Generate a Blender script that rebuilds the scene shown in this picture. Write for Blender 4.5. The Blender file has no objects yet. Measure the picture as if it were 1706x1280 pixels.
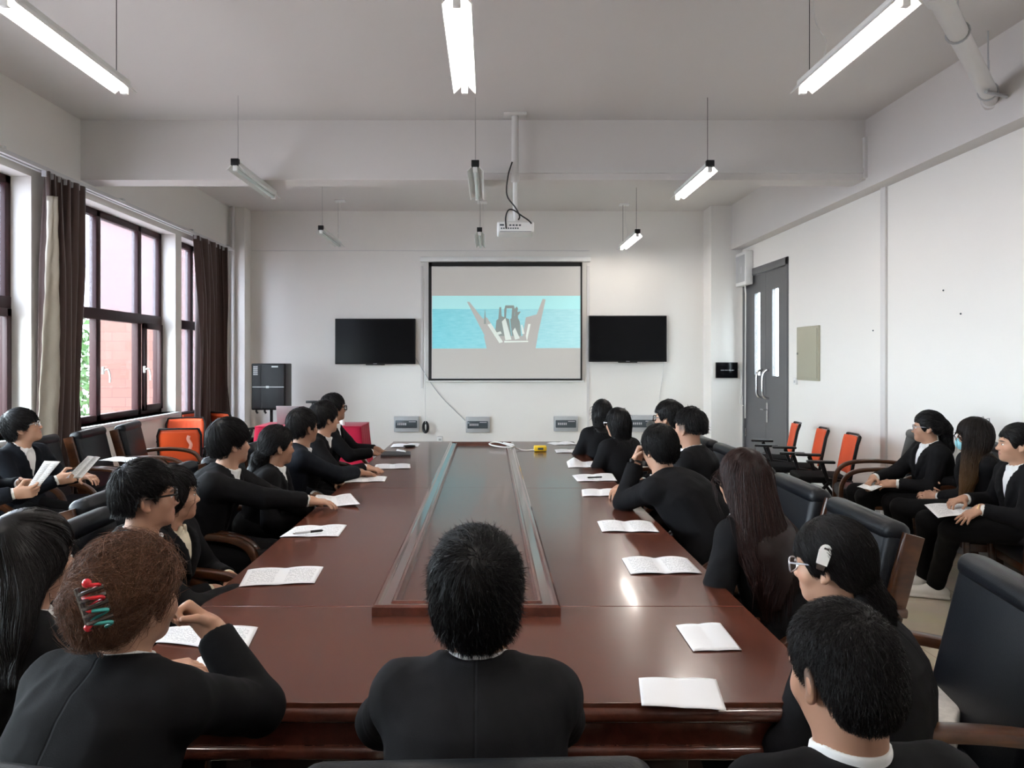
import bpy, bmesh, math, random
import numpy as np
from mathutils import Vector, Matrix

scene = bpy.context.scene
random.seed(7)
RNG = np.random.default_rng(11)
PI = math.pi

# ------------------------------------------------------------------ camera
CAM_H, FPX, VPX, VPY = 1.6, 1200.0, 815.0, 600.0
cam_data = bpy.data.cameras.new('camera')
cam_data.sensor_width = 36.0
cam_data.lens = FPX / 1706.0 * 36.0
cam_data.shift_x = (853.0 - VPX) / 1706.0
cam_data.shift_y = -(640.0 - VPY) / 1706.0
cam_data.clip_start = 0.05
cam = bpy.data.objects.new('camera', cam_data)
scene.collection.objects.link(cam)
cam.location = (0, 0, CAM_H)
cam.rotation_euler = (PI / 2, 0, 0)
scene.camera = cam

# ------------------------------------------------------------------ world, exposure
world = bpy.data.worlds.new('overcast_sky')
scene.world = world
world.use_nodes = True
_bg = world.node_tree.nodes['Background']
_bg.inputs['Color'].default_value = (0.80, 0.905, 1.0, 1)
_bg.inputs['Strength'].default_value = 10.0
scene.view_settings.view_transform = 'Standard'
scene.view_settings.look = 'None'
scene.view_settings.exposure = 1.42
scene.view_settings.gamma = 1.0
scene.view_settings.use_curve_mapping = False
TUBE_STRENGTH = 31.0
TUBE_COLOR = (1.0, 0.935, 0.875)

def PX(x, y, d):
    """a photo pixel at depth d -> world point"""
    return np.array([(x - VPX) / FPX * d, d, CAM_H - (y - VPY) / FPX * d])

def on_plane(x, y, z):
    d = (CAM_H - z) * FPX / (y - VPY)
    return np.array([(x - VPX) / FPX * d, d, z])

# ------------------------------------------------------------------ materials
MATS = {}
def mat(name, color, rough=0.6, metal=0.0, spec=0.5, coat=0.0, emit=None, estr=0.0, sheen=0.0,
        bump=0.0, bscale=200.0, var=0.0, vscale=3.0, coat_rough=0.08):
    m = bpy.data.materials.new(name); m.use_nodes = True
    nt = m.node_tree; b = nt.nodes['Principled BSDF']
    c = (color[0], color[1], color[2], 1)
    b.inputs['Base Color'].default_value = c
    b.inputs['Roughness'].default_value = rough
    b.inputs['Metallic'].default_value = metal
    b.inputs['Specular IOR Level'].default_value = spec
    b.inputs['Coat Weight'].default_value = coat
    b.inputs['Coat Roughness'].default_value = coat_rough
    b.inputs['Sheen Weight'].default_value = sheen
    if emit:
        b.inputs['Emission Color'].default_value = (emit[0], emit[1], emit[2], 1)
        b.inputs['Emission Strength'].default_value = estr
    if bump or var:
        tc = nt.nodes.new('ShaderNodeTexCoord')
    if bump:
        n = nt.nodes.new('ShaderNodeTexNoise'); n.inputs['Scale'].default_value = bscale
        n.inputs['Detail'].default_value = 3
        bp = nt.nodes.new('ShaderNodeBump'); bp.inputs['Strength'].default_value = bump
        bp.inputs['Distance'].default_value = 0.002
        nt.links.new(tc.outputs['Object'], n.inputs['Vector'])
        nt.links.new(n.outputs['Fac'], bp.inputs['Height'])
        nt.links.new(bp.outputs['Normal'], b.inputs['Normal'])
    if var:
        n = nt.nodes.new('ShaderNodeTexNoise'); n.inputs['Scale'].default_value = vscale
        n.inputs['Detail'].default_value = 5
        r = nt.nodes.new('ShaderNodeValToRGB')
        r.color_ramp.elements[0].position = 0.3; r.color_ramp.elements[1].position = 0.7
        lo = [max(0, k * (1 - var)) for k in color]; hi = [min(1, k * (1 + var)) for k in color]
        r.color_ramp.elements[0].color = (*lo, 1); r.color_ramp.elements[1].color = (*hi, 1)
        nt.links.new(tc.outputs['Object'], n.inputs['Vector'])
        nt.links.new(n.outputs['Fac'], r.inputs['Fac'])
        nt.links.new(r.outputs['Color'], b.inputs['Base Color'])
    MATS[name] = m
    return m

class NT:
    """tiny helper to wire nodes"""
    def __init__(s, m): s.nt = m.node_tree; s.b = s.nt.nodes['Principled BSDF']
    def n(s, t, **kw):
        o = s.nt.nodes.new(t)
        for k, v in kw.items():
            if k.startswith('_'): setattr(o, k[1:], v)
            else: o.inputs[k.replace('__', ' ')].default_value = v
        return o
    def l(s, a, b): s.nt.links.new(a, b)
    def math(s, op, a, b=0.0, clamp=False):
        o = s.nt.nodes.new('ShaderNodeMath'); o.operation = op; o.use_clamp = clamp
        for i, v in enumerate((a, b)):
            if isinstance(v, (int, float)): o.inputs[i].default_value = v
            else: s.l(v, o.inputs[i])
        return o.outputs[0]
    def mix(s, fac, a, b):
        o = s.nt.nodes.new('ShaderNodeMix'); o.data_type = 'RGBA'
        if isinstance(fac, (int, float)): o.inputs[0].default_value = fac
        else: s.l(fac, o.inputs[0])
        for i, v in ((6, a), (7, b)):
            if isinstance(v, tuple): o.inputs[i].default_value = (*v[:3], 1)
            else: s.l(v, o.inputs[i])
        return o.outputs[2]

def wood_mat(name, dark, light, scale=(1.0, 1.0, 1.0), rough=0.2, coat=0.6, axis='Y'):
    m = mat(name, dark, rough=rough, coat=coat)
    k = NT(m)
    tc = k.n('ShaderNodeTexCoord'); mp = k.n('ShaderNodeMapping')
    mp.inputs['Scale'].default_value = scale
    k.l(tc.outputs['Object'], mp.inputs['Vector'])
    n1 = k.n('ShaderNodeTexNoise', Scale=6.0, Detail=6.0, Roughness=0.6, Distortion=0.6)
    k.l(mp.outputs[0], n1.inputs['Vector'])
    r = k.n('ShaderNodeValToRGB'); k.l(n1.outputs['Fac'], r.inputs['Fac'])
    r.color_ramp.elements[0].position = 0.32; r.color_ramp.elements[1].position = 0.72
    r.color_ramp.elements[0].color = (*dark, 1); r.color_ramp.elements[1].color = (*light, 1)
    k.l(r.outputs['Color'], k.b.inputs['Base Color'])
    return m

def plaster(name, col):
    m = mat(name, col, rough=0.9, spec=0.2)
    k = NT(m); tc = k.n('ShaderNodeTexCoord')
    n = k.n('ShaderNodeTexNoise', Scale=1.3, Detail=6.0, Roughness=0.6)
    k.l(tc.outputs['Object'], n.inputs['Vector'])
    f = k.math('MULTIPLY', n.outputs['Fac'], 0.35)
    k.l(k.mix(f, col, tuple(c * 0.93 for c in col)), k.b.inputs['Base Color'])
    n2 = k.n('ShaderNodeTexNoise', Scale=90.0, Detail=3.0)
    k.l(tc.outputs['Object'], n2.inputs['Vector'])
    bp = k.n('ShaderNodeBump', Strength=0.08, Distance=0.003)
    k.l(n2.outputs['Fac'], bp.inputs['Height']); k.l(bp.outputs[0], k.b.inputs['Normal'])
    return m

def floor_mat():
    m = mat('polished_tile', (0.62, 0.54, 0.42), rough=0.12, coat=0.3)
    k = NT(m); tc = k.n('ShaderNodeTexCoord')
    br = k.n('ShaderNodeTexBrick', Scale=1.0, Mortar__Size=0.003, Brick__Width=0.8, Row__Height=0.8)
    br.offset = 0.0
    br.inputs['Color1'].default_value = (0.64, 0.56, 0.44, 1); br.inputs['Color2'].default_value = (0.60, 0.52, 0.405, 1)
    br.inputs['Mortar'].default_value = (0.35, 0.30, 0.24, 1)
    k.l(tc.outputs['Object'], br.inputs['Vector'])
    n = k.n('ShaderNodeTexNoise', Scale=4.0, Detail=8.0, Roughness=0.65)
    k.l(tc.outputs['Object'], n.inputs['Vector'])
    o = k.nt.nodes.new('ShaderNodeMix'); o.data_type = 'RGBA'; o.blend_type = 'MULTIPLY'
    o.inputs[0].default_value = 0.25
    k.l(br.outputs['Color'], o.inputs[6]); k.l(n.outputs['Color'], o.inputs[7])
    k.l(o.outputs[2], k.b.inputs['Base Color'])
    return m

def glass_mat(name, tint=(1, 1, 1), haze=0.0, hazecol=(0.9, 0.9, 0.95)):
    m = bpy.data.materials.new(name); m.use_nodes = True
    nt = m.node_tree; nt.nodes.clear()
    out = nt.nodes.new('ShaderNodeOutputMaterial')
    tr = nt.nodes.new('ShaderNodeBsdfTransparent'); tr.inputs[0].default_value = (*tint, 1)
    gl = nt.nodes.new('ShaderNodeBsdfGlossy'); gl.inputs['Roughness'].default_value = 0.02
    mx = nt.nodes.new('ShaderNodeMixShader'); fr = nt.nodes.new('ShaderNodeValue'); fr.outputs[0].default_value = 0.05
    nt.links.new(fr.outputs[0], mx.inputs[0]); nt.links.new(tr.outputs[0], mx.inputs[1]); nt.links.new(gl.outputs[0], mx.inputs[2])
    last = mx
    if haze:
        tl = nt.nodes.new('ShaderNodeBsdfTranslucent'); tl.inputs[0].default_value = (*hazecol, 1)
        m2 = nt.nodes.new('ShaderNodeMixShader'); m2.inputs[0].default_value = haze
        nt.links.new(mx.outputs[0], m2.inputs[1]); nt.links.new(tl.outputs[0], m2.inputs[2]); last = m2
    nt.links.new(last.outputs[0], out.inputs[0])
    MATS[name] = m
    return m

def brick_mat():
    m = mat('brick_facade', (0.5, 0.2, 0.15), rough=0.9)
    k = NT(m); tc = k.n('ShaderNodeTexCoord'); mp = k.n('ShaderNodeMapping')
    mp.inputs['Rotation'].default_value = (PI / 2, 0, 0)
    k.l(tc.outputs['Object'], mp.inputs['Vector'])
    br = k.n('ShaderNodeTexBrick', Scale=1.0, Mortar__Size=0.006, Brick__Width=0.46, Row__Height=0.16)
    br.inputs['Color1'].default_value = (0.115, 0.046, 0.038, 1); br.inputs['Color2'].default_value = (0.098, 0.038, 0.030, 1)
    br.inputs['Mortar'].default_value = (0.065, 0.030, 0.026, 1)
    k.l(mp.outputs[0], br.inputs['Vector']); k.l(br.outputs['Color'], k.b.inputs['Base Color'])
    return m

def paper_mat(name='printed_paper', text=True):
    m = mat(name, (0.86, 0.86, 0.87), rough=0.75, spec=0.2)
    if not text: return m
    k = NT(m); uv = k.n('ShaderNodeTexCoord'); sp = k.n('ShaderNodeSeparateXYZ')
    k.l(uv.outputs['UV'], sp.inputs[0])
    u, v = sp.outputs[0], sp.outputs[1]
    row = k.math('FRACT', k.math('MULTIPLY', v, 17.0))
    rowm = k.math('MULTIPLY', k.math('GREATER_THAN', row, 0.4), k.math('LESS_THAN', row, 0.78))
    n = k.n('ShaderNodeTexNoise', Scale=1.0, Detail=1.0); mp = k.n('ShaderNodeMapping')
    mp.inputs['Scale'].default_value = (70.0, 17.0, 1.0)
    k.l(uv.outputs['UV'], mp.inputs['Vector']); k.l(mp.outputs[0], n.inputs['Vector'])
    ink = k.math('GREATER_THAN', n.outputs['Fac'], 0.47)
    half = k.math('FRACT', k.math('MULTIPLY', u, 2.0))
    mu = k.math('MULTIPLY', k.math('GREATER_THAN', half, 0.14), k.math('LESS_THAN', half, 0.86))
    mv = k.math('MULTIPLY', k.math('GREATER_THAN', v, 0.1), k.math('LESS_THAN', v, 0.9))
    f = k.math('MULTIPLY', k.math('MULTIPLY', rowm, ink), k.math('MULTIPLY', mu, mv))
    f = k.math('MULTIPLY', f, 0.55)
    k.l(k.mix(f, (0.86, 0.86, 0.87), (0.12, 0.12, 0.14)), k.b.inputs['Base Color'])
    return m

def sea_mat():
    m = mat('projected_sea', (0.3, 0.6, 0.65), rough=0.9, spec=0.1)
    k = NT(m); tc = k.n('ShaderNodeTexCoord'); mp = k.n('ShaderNodeMapping')
    mp.inputs['Scale'].default_value = (4.0, 1.0, 26.0)
    k.l(tc.outputs['Object'], mp.inputs['Vector'])
    n = k.n('ShaderNodeTexNoise', Scale=1.6, Detail=5.0, Roughness=0.6); k.l(mp.outputs[0], n.inputs['Vector'])
    sp = k.n('ShaderNodeSeparateXYZ'); k.l(tc.outputs['Object'], sp.inputs[0])
    fx = k.math('MULTIPLY', k.math('ADD', sp.outputs[0], 1.1), 0.42, True)
    left = k.mix(n.outputs['Fac'], (0.09, 0.39, 0.45), (0.25, 0.56, 0.60))
    right = k.mix(n.outputs['Fac'], (0.24, 0.48, 0.51), (0.42, 0.62, 0.63))
    c = k.mix(fx, left, right)
    k.l(c, k.b.inputs['Base Color']); k.l(c, k.b.inputs['Emission Color'])
    k.b.inputs['Emission Strength'].default_value = 0.24
    return m

def skin_mat(name, col, stubble=(0, 0, 0), scalp=0.0):
    m = mat(name, col, rough=0.5, spec=0.35)
    k = NT(m); b = k.b
    b.inputs['Subsurface Weight'].default_value = 0.08
    b.inputs['Subsurface Radius'].default_value = (0.012, 0.005, 0.003)
    at = k.n('ShaderNodeAttribute', _attribute_name='head_local'); sp = k.n('ShaderNodeSeparateXYZ')
    k.l(at.outputs['Vector'], sp.inputs[0]); x, y, z = sp.outputs
    ax = k.math('ABSOLUTE', x)
    front = k.math('GREATER_THAN', y, 0.06)
    def ell(cx, cz, rx, rz):
        a = k.math('DIVIDE', k.math('SUBTRACT', ax, cx), rx); c = k.math('DIVIDE', k.math('SUBTRACT', z, cz), rz)
        d = k.math('ADD', k.math('MULTIPLY', a, a), k.math('MULTIPLY', c, c))
        return k.math('MULTIPLY', k.math('MULTIPLY', k.math('SUBTRACT', 1.25, d), 2.0, True), front)
    lips = ell(0.0, -0.060, 0.024, 0.0095)
    brow = ell(0.033, 0.0215, 0.020, 0.0052)
    cheek = ell(0.038, -0.028, 0.028, 0.024)
    c = k.mix(k.math('MULTIPLY', cheek, 0.25), col, (col[0] * 1.0, col[1] * 0.78, col[2] * 0.74))
    c = k.mix(k.math('MULTIPLY', lips, 0.75), c, (0.36, 0.13, 0.115))
    c = k.mix(k.math('MULTIPLY', brow, 0.85), c, (0.03, 0.022, 0.018))
    if scalp:
        zz = k.math('MULTIPLY', k.math('SUBTRACT', z, -0.03), 30.0, True)
        back = k.math('LESS_THAN', y, 0.035); inside = k.math('LESS_THAN', ax, 0.088)
        c = k.mix(k.math('MULTIPLY', k.math('MULTIPLY', zz, scalp), k.math('MULTIPLY', back, inside)), c, (0.05, 0.04, 0.035))
    k.l(c, b.inputs['Base Color'])
    return m

def hair_mat(name, col, tip=None, z0=0.8, z1=1.05, rough=0.42):
    m = mat(name, col, rough=rough, spec=0.21)
    k = NT(m); tc = k.n('ShaderNodeTexCoord')
    n = k.n('ShaderNodeAttribute', _attribute_name='strand')
    c = k.mix(n.outputs['Fac'], tuple(v * 0.45 for v in col), tuple(min(1, v * 1.9) for v in col))
    if tip:
        sp = k.n('ShaderNodeSeparateXYZ'); k.l(tc.outputs['Object'], sp.inputs[0])
        f = k.n('ShaderNodeMapRange'); k.l(sp.outputs[2], f.inputs[0])
        f.inputs[1].default_value = z1; f.inputs[2].default_value = z0
        c = k.mix(f.outputs[0], c, tip)
    k.l(c, k.b.inputs['Base Color'])
    return m

# materials of the place
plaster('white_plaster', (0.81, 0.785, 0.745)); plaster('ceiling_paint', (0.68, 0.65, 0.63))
floor_mat(); brick_mat(); paper_mat(); paper_mat('blank_paper', False); sea_mat()
glass_mat('clear_glass', (0.97, 0.99, 0.98)); glass_mat('hazy_glass', (0.66, 0.66, 0.69), 0.035)
wood_mat('table_veneer', (0.078, 0.0215, 0.012), (0.116, 0.033, 0.0185), (5.0, 0.7, 5.0), 0.24, 0.20)
wood_mat('table_trim_wood', (0.068, 0.019, 0.012), (0.125, 0.036, 0.022), (3.0, 0.6, 3.0), 0.25, 0.7)
wood_mat('table_base_wood', (0.022, 0.008, 0.006), (0.04, 0.013, 0.009), (3.0, 3.0, 0.6), 0.35, 0.3)
wood_mat('chair_wood', (0.034, 0.010, 0.004), (0.092, 0.032, 0.011), (4.0, 1.2, 4.0), 0.28, 0.3)
mat('black_leather', (0.0045, 0.0055, 0.0080), rough=0.42, bump=0.25, bscale=260, spec=0.3)
mat('dark_red_frame', (0.028, 0.007, 0.008), rough=0.45, spec=0.25); mat('sill_stone', (0.75, 0.77, 0.8), rough=0.4)
mat('curtain_brown', (0.055, 0.028, 0.022), rough=0.8, sheen=0.3, bump=0.2, bscale=120)
mat('curtain_lining', (0.36, 0.32, 0.26), rough=0.4, metal=0.25, bump=0.7, bscale=38)
mat('rail_white', (0.62, 0.62, 0.62), rough=0.4); mat('white_plastic', (0.78, 0.78, 0.76), rough=0.4)
mat('grey_plastic', (0.42, 0.43, 0.44), rough=0.35); mat('smoked_plastic', (0.06, 0.075, 0.085), rough=0.12)
mat('black_plastic', (0.007, 0.007, 0.008), rough=0.4, spec=0.3); mat('black_screen', (0.004, 0.004, 0.005), rough=0.15, spec=0.10)
mat('black_cloth_border', (0.01, 0.009, 0.009), rough=0.8); mat('screen_fabric', (0.60, 0.59, 0.575), rough=0.9)
mat('door_grey', (0.105, 0.105, 0.11), rough=0.45); mat('steel', (0.62, 0.62, 0.63), rough=0.22, metal=1.0)
mat('panel_beige', (0.38, 0.36, 0.27), rough=0.45); mat('orange_fabric', (0.72, 0.085, 0.02), rough=0.6, bump=0.3, bscale=300)
mat('orange_plastic', (0.85, 0.11, 0.03), rough=0.3); mat('orange_print', (0.9, 0.42, 0.33), rough=0.4)
mat('red_velvet', (0.34, 0.004, 0.030), rough=0.8, sheen=0.1, spec=0.2); mat('grille_grey', (0.010, 0.011, 0.014), rough=0.6, bump=0.5, bscale=420)
mat('silver_print', (0.5, 0.5, 0.52), rough=0.4); mat('laptop_grey', (0.32, 0.27, 0.28), rough=0.3, metal=0.5)
mat('yellow_plastic', (0.85, 0.55, 0.02), rough=0.35); mat('cable_white', (0.7, 0.69, 0.66), rough=0.5)
mat('cable_black', (0.012, 0.012, 0.012), rough=0.5); mat('pipe_paint', (0.66, 0.64, 0.62), rough=0.5)
mat('reflector_white', (0.75, 0.75, 0.72), rough=0.35); mat('tube_off', (0.62, 0.68, 0.66), rough=0.25)
mat('tube_on', (1, 1, 1), emit=TUBE_COLOR, estr=TUBE_STRENGTH)
mat('notebook_cover', (0.03, 0.025, 0.025), rough=0.5)
mat('projected_haze', (0.42, 0.41, 0.385), rough=0.9, emit=(0.46, 0.44, 0.41), estr=0.14)
mat('projected_sky', (0.33, 0.62, 0.62), rough=0.9, emit=(0.55, 1.0, 1.0), estr=0.13)
mat('projected_light', (0.75, 0.8, 0.75), rough=0.9, emit=(0.8, 0.86, 0.8), estr=0.09)
mat('projected_dark', (0.27, 0.30, 0.28), rough=0.9, emit=(0.3, 0.36, 0.34), estr=0.10)
mat('suit_black', (0.0060, 0.0059, 0.0069), spec=0.15, rough=0.85, sheen=0.0, bump=0.3, bscale=700)
mat('suit_charcoal', (0.0105, 0.0103, 0.0118), spec=0.15, rough=0.85, sheen=0.0, bump=0.3, bscale=700)
mat('suit_navy', (0.0058, 0.0075, 0.0115), spec=0.15, rough=0.85, sheen=0.0, bump=0.3, bscale=700)
mat('trouser_black', (0.0050, 0.0050, 0.0058), spec=0.15, rough=0.9, sheen=0.0, bump=0.3, bscale=600)
mat('shirt_white', (0.80, 0.80, 0.79), rough=0.8); mat('blouse_cream', (0.70, 0.62, 0.47), rough=0.8, bump=0.3, bscale=80)
mat('shoe_black', (0.015, 0.015, 0.016), rough=0.4); mat('shoe_white', (0.72, 0.70, 0.66), rough=0.6)
mat('mask_blue', (0.30, 0.62, 0.68), rough=0.8); mat('eye_white', (0.7, 0.68, 0.66), rough=0.2); mat('eye_dark', (0.02, 0.013, 0.01), rough=0.1)
mat('glasses_black', (0.01, 0.01, 0.011), rough=0.25); mat('glasses_clear', (0.6, 0.6, 0.64), rough=0.2, metal=0.6)
mat('clip_white', (0.85, 0.83, 0.8), rough=0.25); mat('clip_red', (0.6, 0.02, 0.03), rough=0.2); mat('clip_teal', (0.05, 0.3, 0.28), rough=0.25)
mat('clip_brown', (0.045, 0.03, 0.025), rough=0.25); mat('gold_pin', (0.8, 0.6, 0.25), rough=0.3, metal=1.0)
mat('leaf_green', (0.055, 0.12, 0.035), rough=0.7, var=0.3, vscale=2); mat('bark', (0.12, 0.08, 0.05), rough=0.9)
mat('marbled_white', (0.72, 0.69, 0.65), rough=0.45, var=0.14, vscale=45); mat('concrete', (0.4, 0.39, 0.37), rough=0.9, var=0.1)
mat('paving_grey', (0.30, 0.25, 0.24), rough=0.9, var=0.3)
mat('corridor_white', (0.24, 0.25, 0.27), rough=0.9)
skin_mat('skin_fair', (0.47, 0.265, 0.178)); skin_mat('skin_tan', (0.36, 0.19, 0.12)); skin_mat('skin_fade', (0.42, 0.225, 0.148), scalp=0.75)
hair_mat('hair_black', (0.0055, 0.0050, 0.0055)); hair_mat('hair_soft_black', (0.008, 0.0068, 0.0070))
hair_mat('hair_auburn', (0.125, 0.060, 0.036), rough=0.5); hair_mat('hair_dark_brown', (0.020, 0.0075, 0.006))
hair_mat('hair_brown_tips', (0.010, 0.007, 0.006), tip=(0.11, 0.055, 0.02), z0=0.78, z1=1.02)

for _n in ('suit_black', 'suit_charcoal', 'suit_navy'):
    _k = NT(MATS[_n]); _at = _k.n('ShaderNodeAttribute', _attribute_name='cloth_local'); _sp = _k.n('ShaderNodeSeparateXYZ')
    _k.l(_at.outputs['Vector'], _sp.inputs[0])
    _x = _k.math('DIVIDE', _k.math('ABSOLUTE', _sp.outputs[0]), 0.004)
    _g = _k.math('MULTIPLY', _k.math('MINIMUM', _x, 1.0), 1.0)
    _g = _k.math('MAXIMUM', _g, _k.math('GREATER_THAN', _sp.outputs[1], 0.0))
    _old = [n for n in _k.nt.nodes if n.type == 'BUMP'][0]
    _b2 = _k.n('ShaderNodeBump', Strength=0.4, Distance=0.004); _k.l(_g, _b2.inputs['Height']); _k.l(_old.outputs[0], _b2.inputs['Normal'])
    _k.l(_b2.outputs[0], _k.b.inputs['Normal'])

# ------------------------------------------------------------------ object helpers
def link(o): scene.collection.objects.link(o); return o

def tag(o, label=None, cat=None, group=None, kind=None):
    if label: o['label'] = label
    if cat: o['category'] = cat
    if group: o['group'] = group
    if kind: o['kind'] = kind
    return o

def empty(name, loc, rz=0.0):
    o = bpy.data.objects.new(name, None); link(o)
    o.empty_display_size = 0.1
    o.location = tuple(loc); o.rotation_euler = (0, 0, rz)
    return o

def np_mesh(name, V, Q, mats, parent=None, origin=(0, 0, 0), smooth=True, attr=None, aname='head_local'):
    """object from numpy vertices (world) and quads; children keep the parent's origin"""
    me = bpy.data.meshes.new(name)
    V = np.asarray(V, np.float32) - np.asarray(origin, np.float32)
    Q = np.asarray(Q, np.int32)
    me.vertices.add(len(V)); me.vertices.foreach_set('co', V.ravel())
    k = Q.shape[1]
    me.loops.add(Q.size); me.loops.foreach_set('vertex_index', Q.ravel())
    me.polygons.add(len(Q))
    me.polygons.foreach_set('loop_start', np.arange(len(Q), dtype=np.int32) * k)
    me.polygons.foreach_set('use_smooth', np.full(len(Q), smooth))
    if attr is not None:
        a = me.attributes.new(aname, 'FLOAT_VECTOR', 'POINT')
        a.data.foreach_set('vector', np.asarray(attr, np.float32).ravel())
    me.update(calc_edges=True); me.validate()
    for m in (mats if isinstance(mats, (list, tuple)) else [mats]): me.materials.append(MATS[m])
    o = bpy.data.objects.new(name, me); link(o)
    if parent is None: o.location = tuple(origin)
    else: o.parent = parent
    return o

class MB:
    """collects shapes in one bmesh, then links them as one mesh object"""
    def __init__(s): s.bm = bmesh.new(); s.mi = 0
    def _paint(s, faces):
        for f in faces: f.material_index = s.mi
    def box(s, c, size, bev=0.0, seg=2, rot=None):
        r = bmesh.ops.create_cube(s.bm, size=1.0)
        vs = r['verts']
        M = Matrix.Translation(Vector(c)) @ (rot.to_4x4() if rot is not None else Matrix.Identity(4)) @ Matrix.Diagonal((*size, 1))
        bmesh.ops.transform(s.bm, matrix=M, verts=vs)
        fs = {f for v in vs for f in v.link_faces}
        if bev > 0:
            es = list({e for v in vs for e in v.link_edges})
            rr = bmesh.ops.bevel(s.bm, geom=es, offset=bev, segments=seg, profile=0.5, affect='EDGES', clamp_overlap=True)
            fs = {f for f in fs if f.is_valid} | set(rr['faces'])
        s._paint(fs); return s
    def b2(s, lo, hi, bev=0.0, seg=2):
        lo, hi = np.minimum(lo, hi), np.maximum(lo, hi)
        return s.box((lo + hi) / 2, hi - lo, bev, seg)
    def tube(s, path, r, n=8, caps=True):
        path = [Vector(p) for p in path]
        rs = r if isinstance(r, (list, tuple)) else [r] * len(path)
        rings = []; up = None
        for i, p in enumerate(path):
            t = (path[min(i + 1, len(path) - 1)] - path[max(i - 1, 0)]).normalized()
            if up is None:
                up = Vector((0, 0, 1)) if abs(t.z) < 0.9 else Vector((1, 0, 0))
            a = (up - t * up.dot(t))
            if a.length < 1e-5: a = t.orthogonal()
            a.normalize(); b = t.cross(a); up = a
            rings.append([s.bm.verts.new(p + (a * math.cos(2 * PI * k / n) + b * math.sin(2 * PI * k / n)) * rs[i]) for k in range(n)])
        fs = []
        for i in range(len(rings) - 1):
            for k in range(n):
                fs.append(s.bm.faces.new((rings[i][k], rings[i][(k + 1) % n], rings[i + 1][(k + 1) % n], rings[i + 1][k])))
        if caps:
            fs.append(s.bm.faces.new(rings[0][::-1])); fs.append(s.bm.faces.new(rings[-1]))
        s._paint(fs); return s
    def cyl(s, a, b, r, n=16): return s.tube([a, b], r, n)
    def sweep(s, path, w, h, side=(1, 0, 0), rnd=0.3):
        """rounded-rectangle section swept along path; w along side, h across"""
        path = [Vector(p) for p in path]; sd = Vector(side)
        c = rnd * min(w, h)
        sec = []
        for sx, sy in ((1, 1), (-1, 1), (-1, -1), (1, -1)):
            px, py = sx * w / 2, sy * h / 2
            pr = [(px, py - sy * c), (px - sx * c * 0.3, py - sy * c * 0.3), (px - sx * c, py)]
            sec += pr if sx * sy > 0 else pr[::-1]
        rings = []
        for i, p in enumerate(path):
            t = (path[min(i + 1, len(path) - 1)] - path[max(i - 1, 0)]).normalized()
            a = (sd - t * sd.dot(t)).normalized(); b = t.cross(a)
            rings.append([s.bm.verts.new(p + a * x + b * y) for x, y in sec])
        n = len(sec); fs = []
        for i in range(len(rings) - 1):
            for k in range(n):
                fs.append(s.bm.faces.new((rings[i][k], rings[i][(k + 1) % n], rings[i + 1][(k + 1) % n], rings[i + 1][k])))
        fs.append(s.bm.faces.new(rings[0][::-1])); fs.append(s.bm.faces.new(rings[-1]))
        s._paint(fs); return s
    def lathe(s, prof, c, n=20):
        rings = []
        for r, z in prof:
            rings.append([s.bm.verts.new((c[0] + r * math.cos(2 * PI * k / n), c[1] + r * math.sin(2 * PI * k / n), c[2] + z)) for k in range(n)])
        fs = []
        for i in range(len(rings) - 1):
            for k in range(n):
                fs.append(s.bm.faces.new((rings[i][k], rings[i][(k + 1) % n], rings[i + 1][(k + 1) % n], rings[i + 1][k])))
        fs.append(s.bm.faces.new(rings[0][::-1])); fs.append(s.bm.faces.new(rings[-1]))
        s._paint(fs); return s
    def prism(s, pts, vec):
        """closed polygon extruded by vec"""
        a = [s.bm.verts.new(Vector(p)) for p in pts]; v = Vector(vec)
        b = [s.bm.verts.new(Vector(p) + v) for p in pts]
        n = len(a); fs = [s.bm.faces.new(a[::-1]), s.bm.faces.new(b)]
        for k in range(n): fs.append(s.bm.faces.new((a[k], a[(k + 1) % n], b[(k + 1) % n], b[k])))
        s._paint(fs); return s
    def ball(s, c, r, n=12):
        rr = bmesh.ops.create_uvsphere(s.bm, u_segments=n, v_segments=max(6, n // 2 + 2), radius=1.0)
        R = r if isinstance(r, (tuple, list)) else (r, r, r)
        bmesh.ops.transform(s.bm, matrix=Matrix.Translation(Vector(c)) @ Matrix.Diagonal((*R, 1)), verts=rr['verts'])
        s._paint({f for v in rr['verts'] for f in v.link_faces}); return s
    def m(s, i): s.mi = i; return s
    def build(s, name, mats, parent=None, origin=None, xf=None, angle=40):
        bmesh.ops.recalc_face_normals(s.bm, faces=s.bm.faces[:])
        if xf is not None: bmesh.ops.transform(s.bm, matrix=xf, verts=s.bm.verts[:])
        if origin is not None: bmesh.ops.translate(s.bm, vec=-Vector(origin), verts=s.bm.verts[:])
        me = bpy.data.meshes.new(name); s.bm.to_mesh(me); s.bm.free()
        me.polygons.foreach_set('use_smooth', [True] * len(me.polygons))
        me.set_sharp_from_angle(angle=math.radians(angle))
        for mm in (mats if isinstance(mats, (list, tuple)) else [mats]): me.materials.append(MATS[mm])
        o = bpy.data.objects.new(name, me); link(o)
        if parent is not None: o.parent = parent
        elif origin is not None: o.location = tuple(origin)
        return o

def struct(o): o['kind'] = 'structure'; return o

def copy_tree(root, loc, rz, label=None):
    r = root.copy(); link(r); r.location = tuple(loc); r.rotation_euler = (0, 0, rz)
    if label: r['label'] = label
    for ch in list(root.children):
        c = ch.copy(); link(c); c.parent = r
        for g in list(ch.children):
            d = g.copy(); link(d); d.parent = c
    return r

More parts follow.
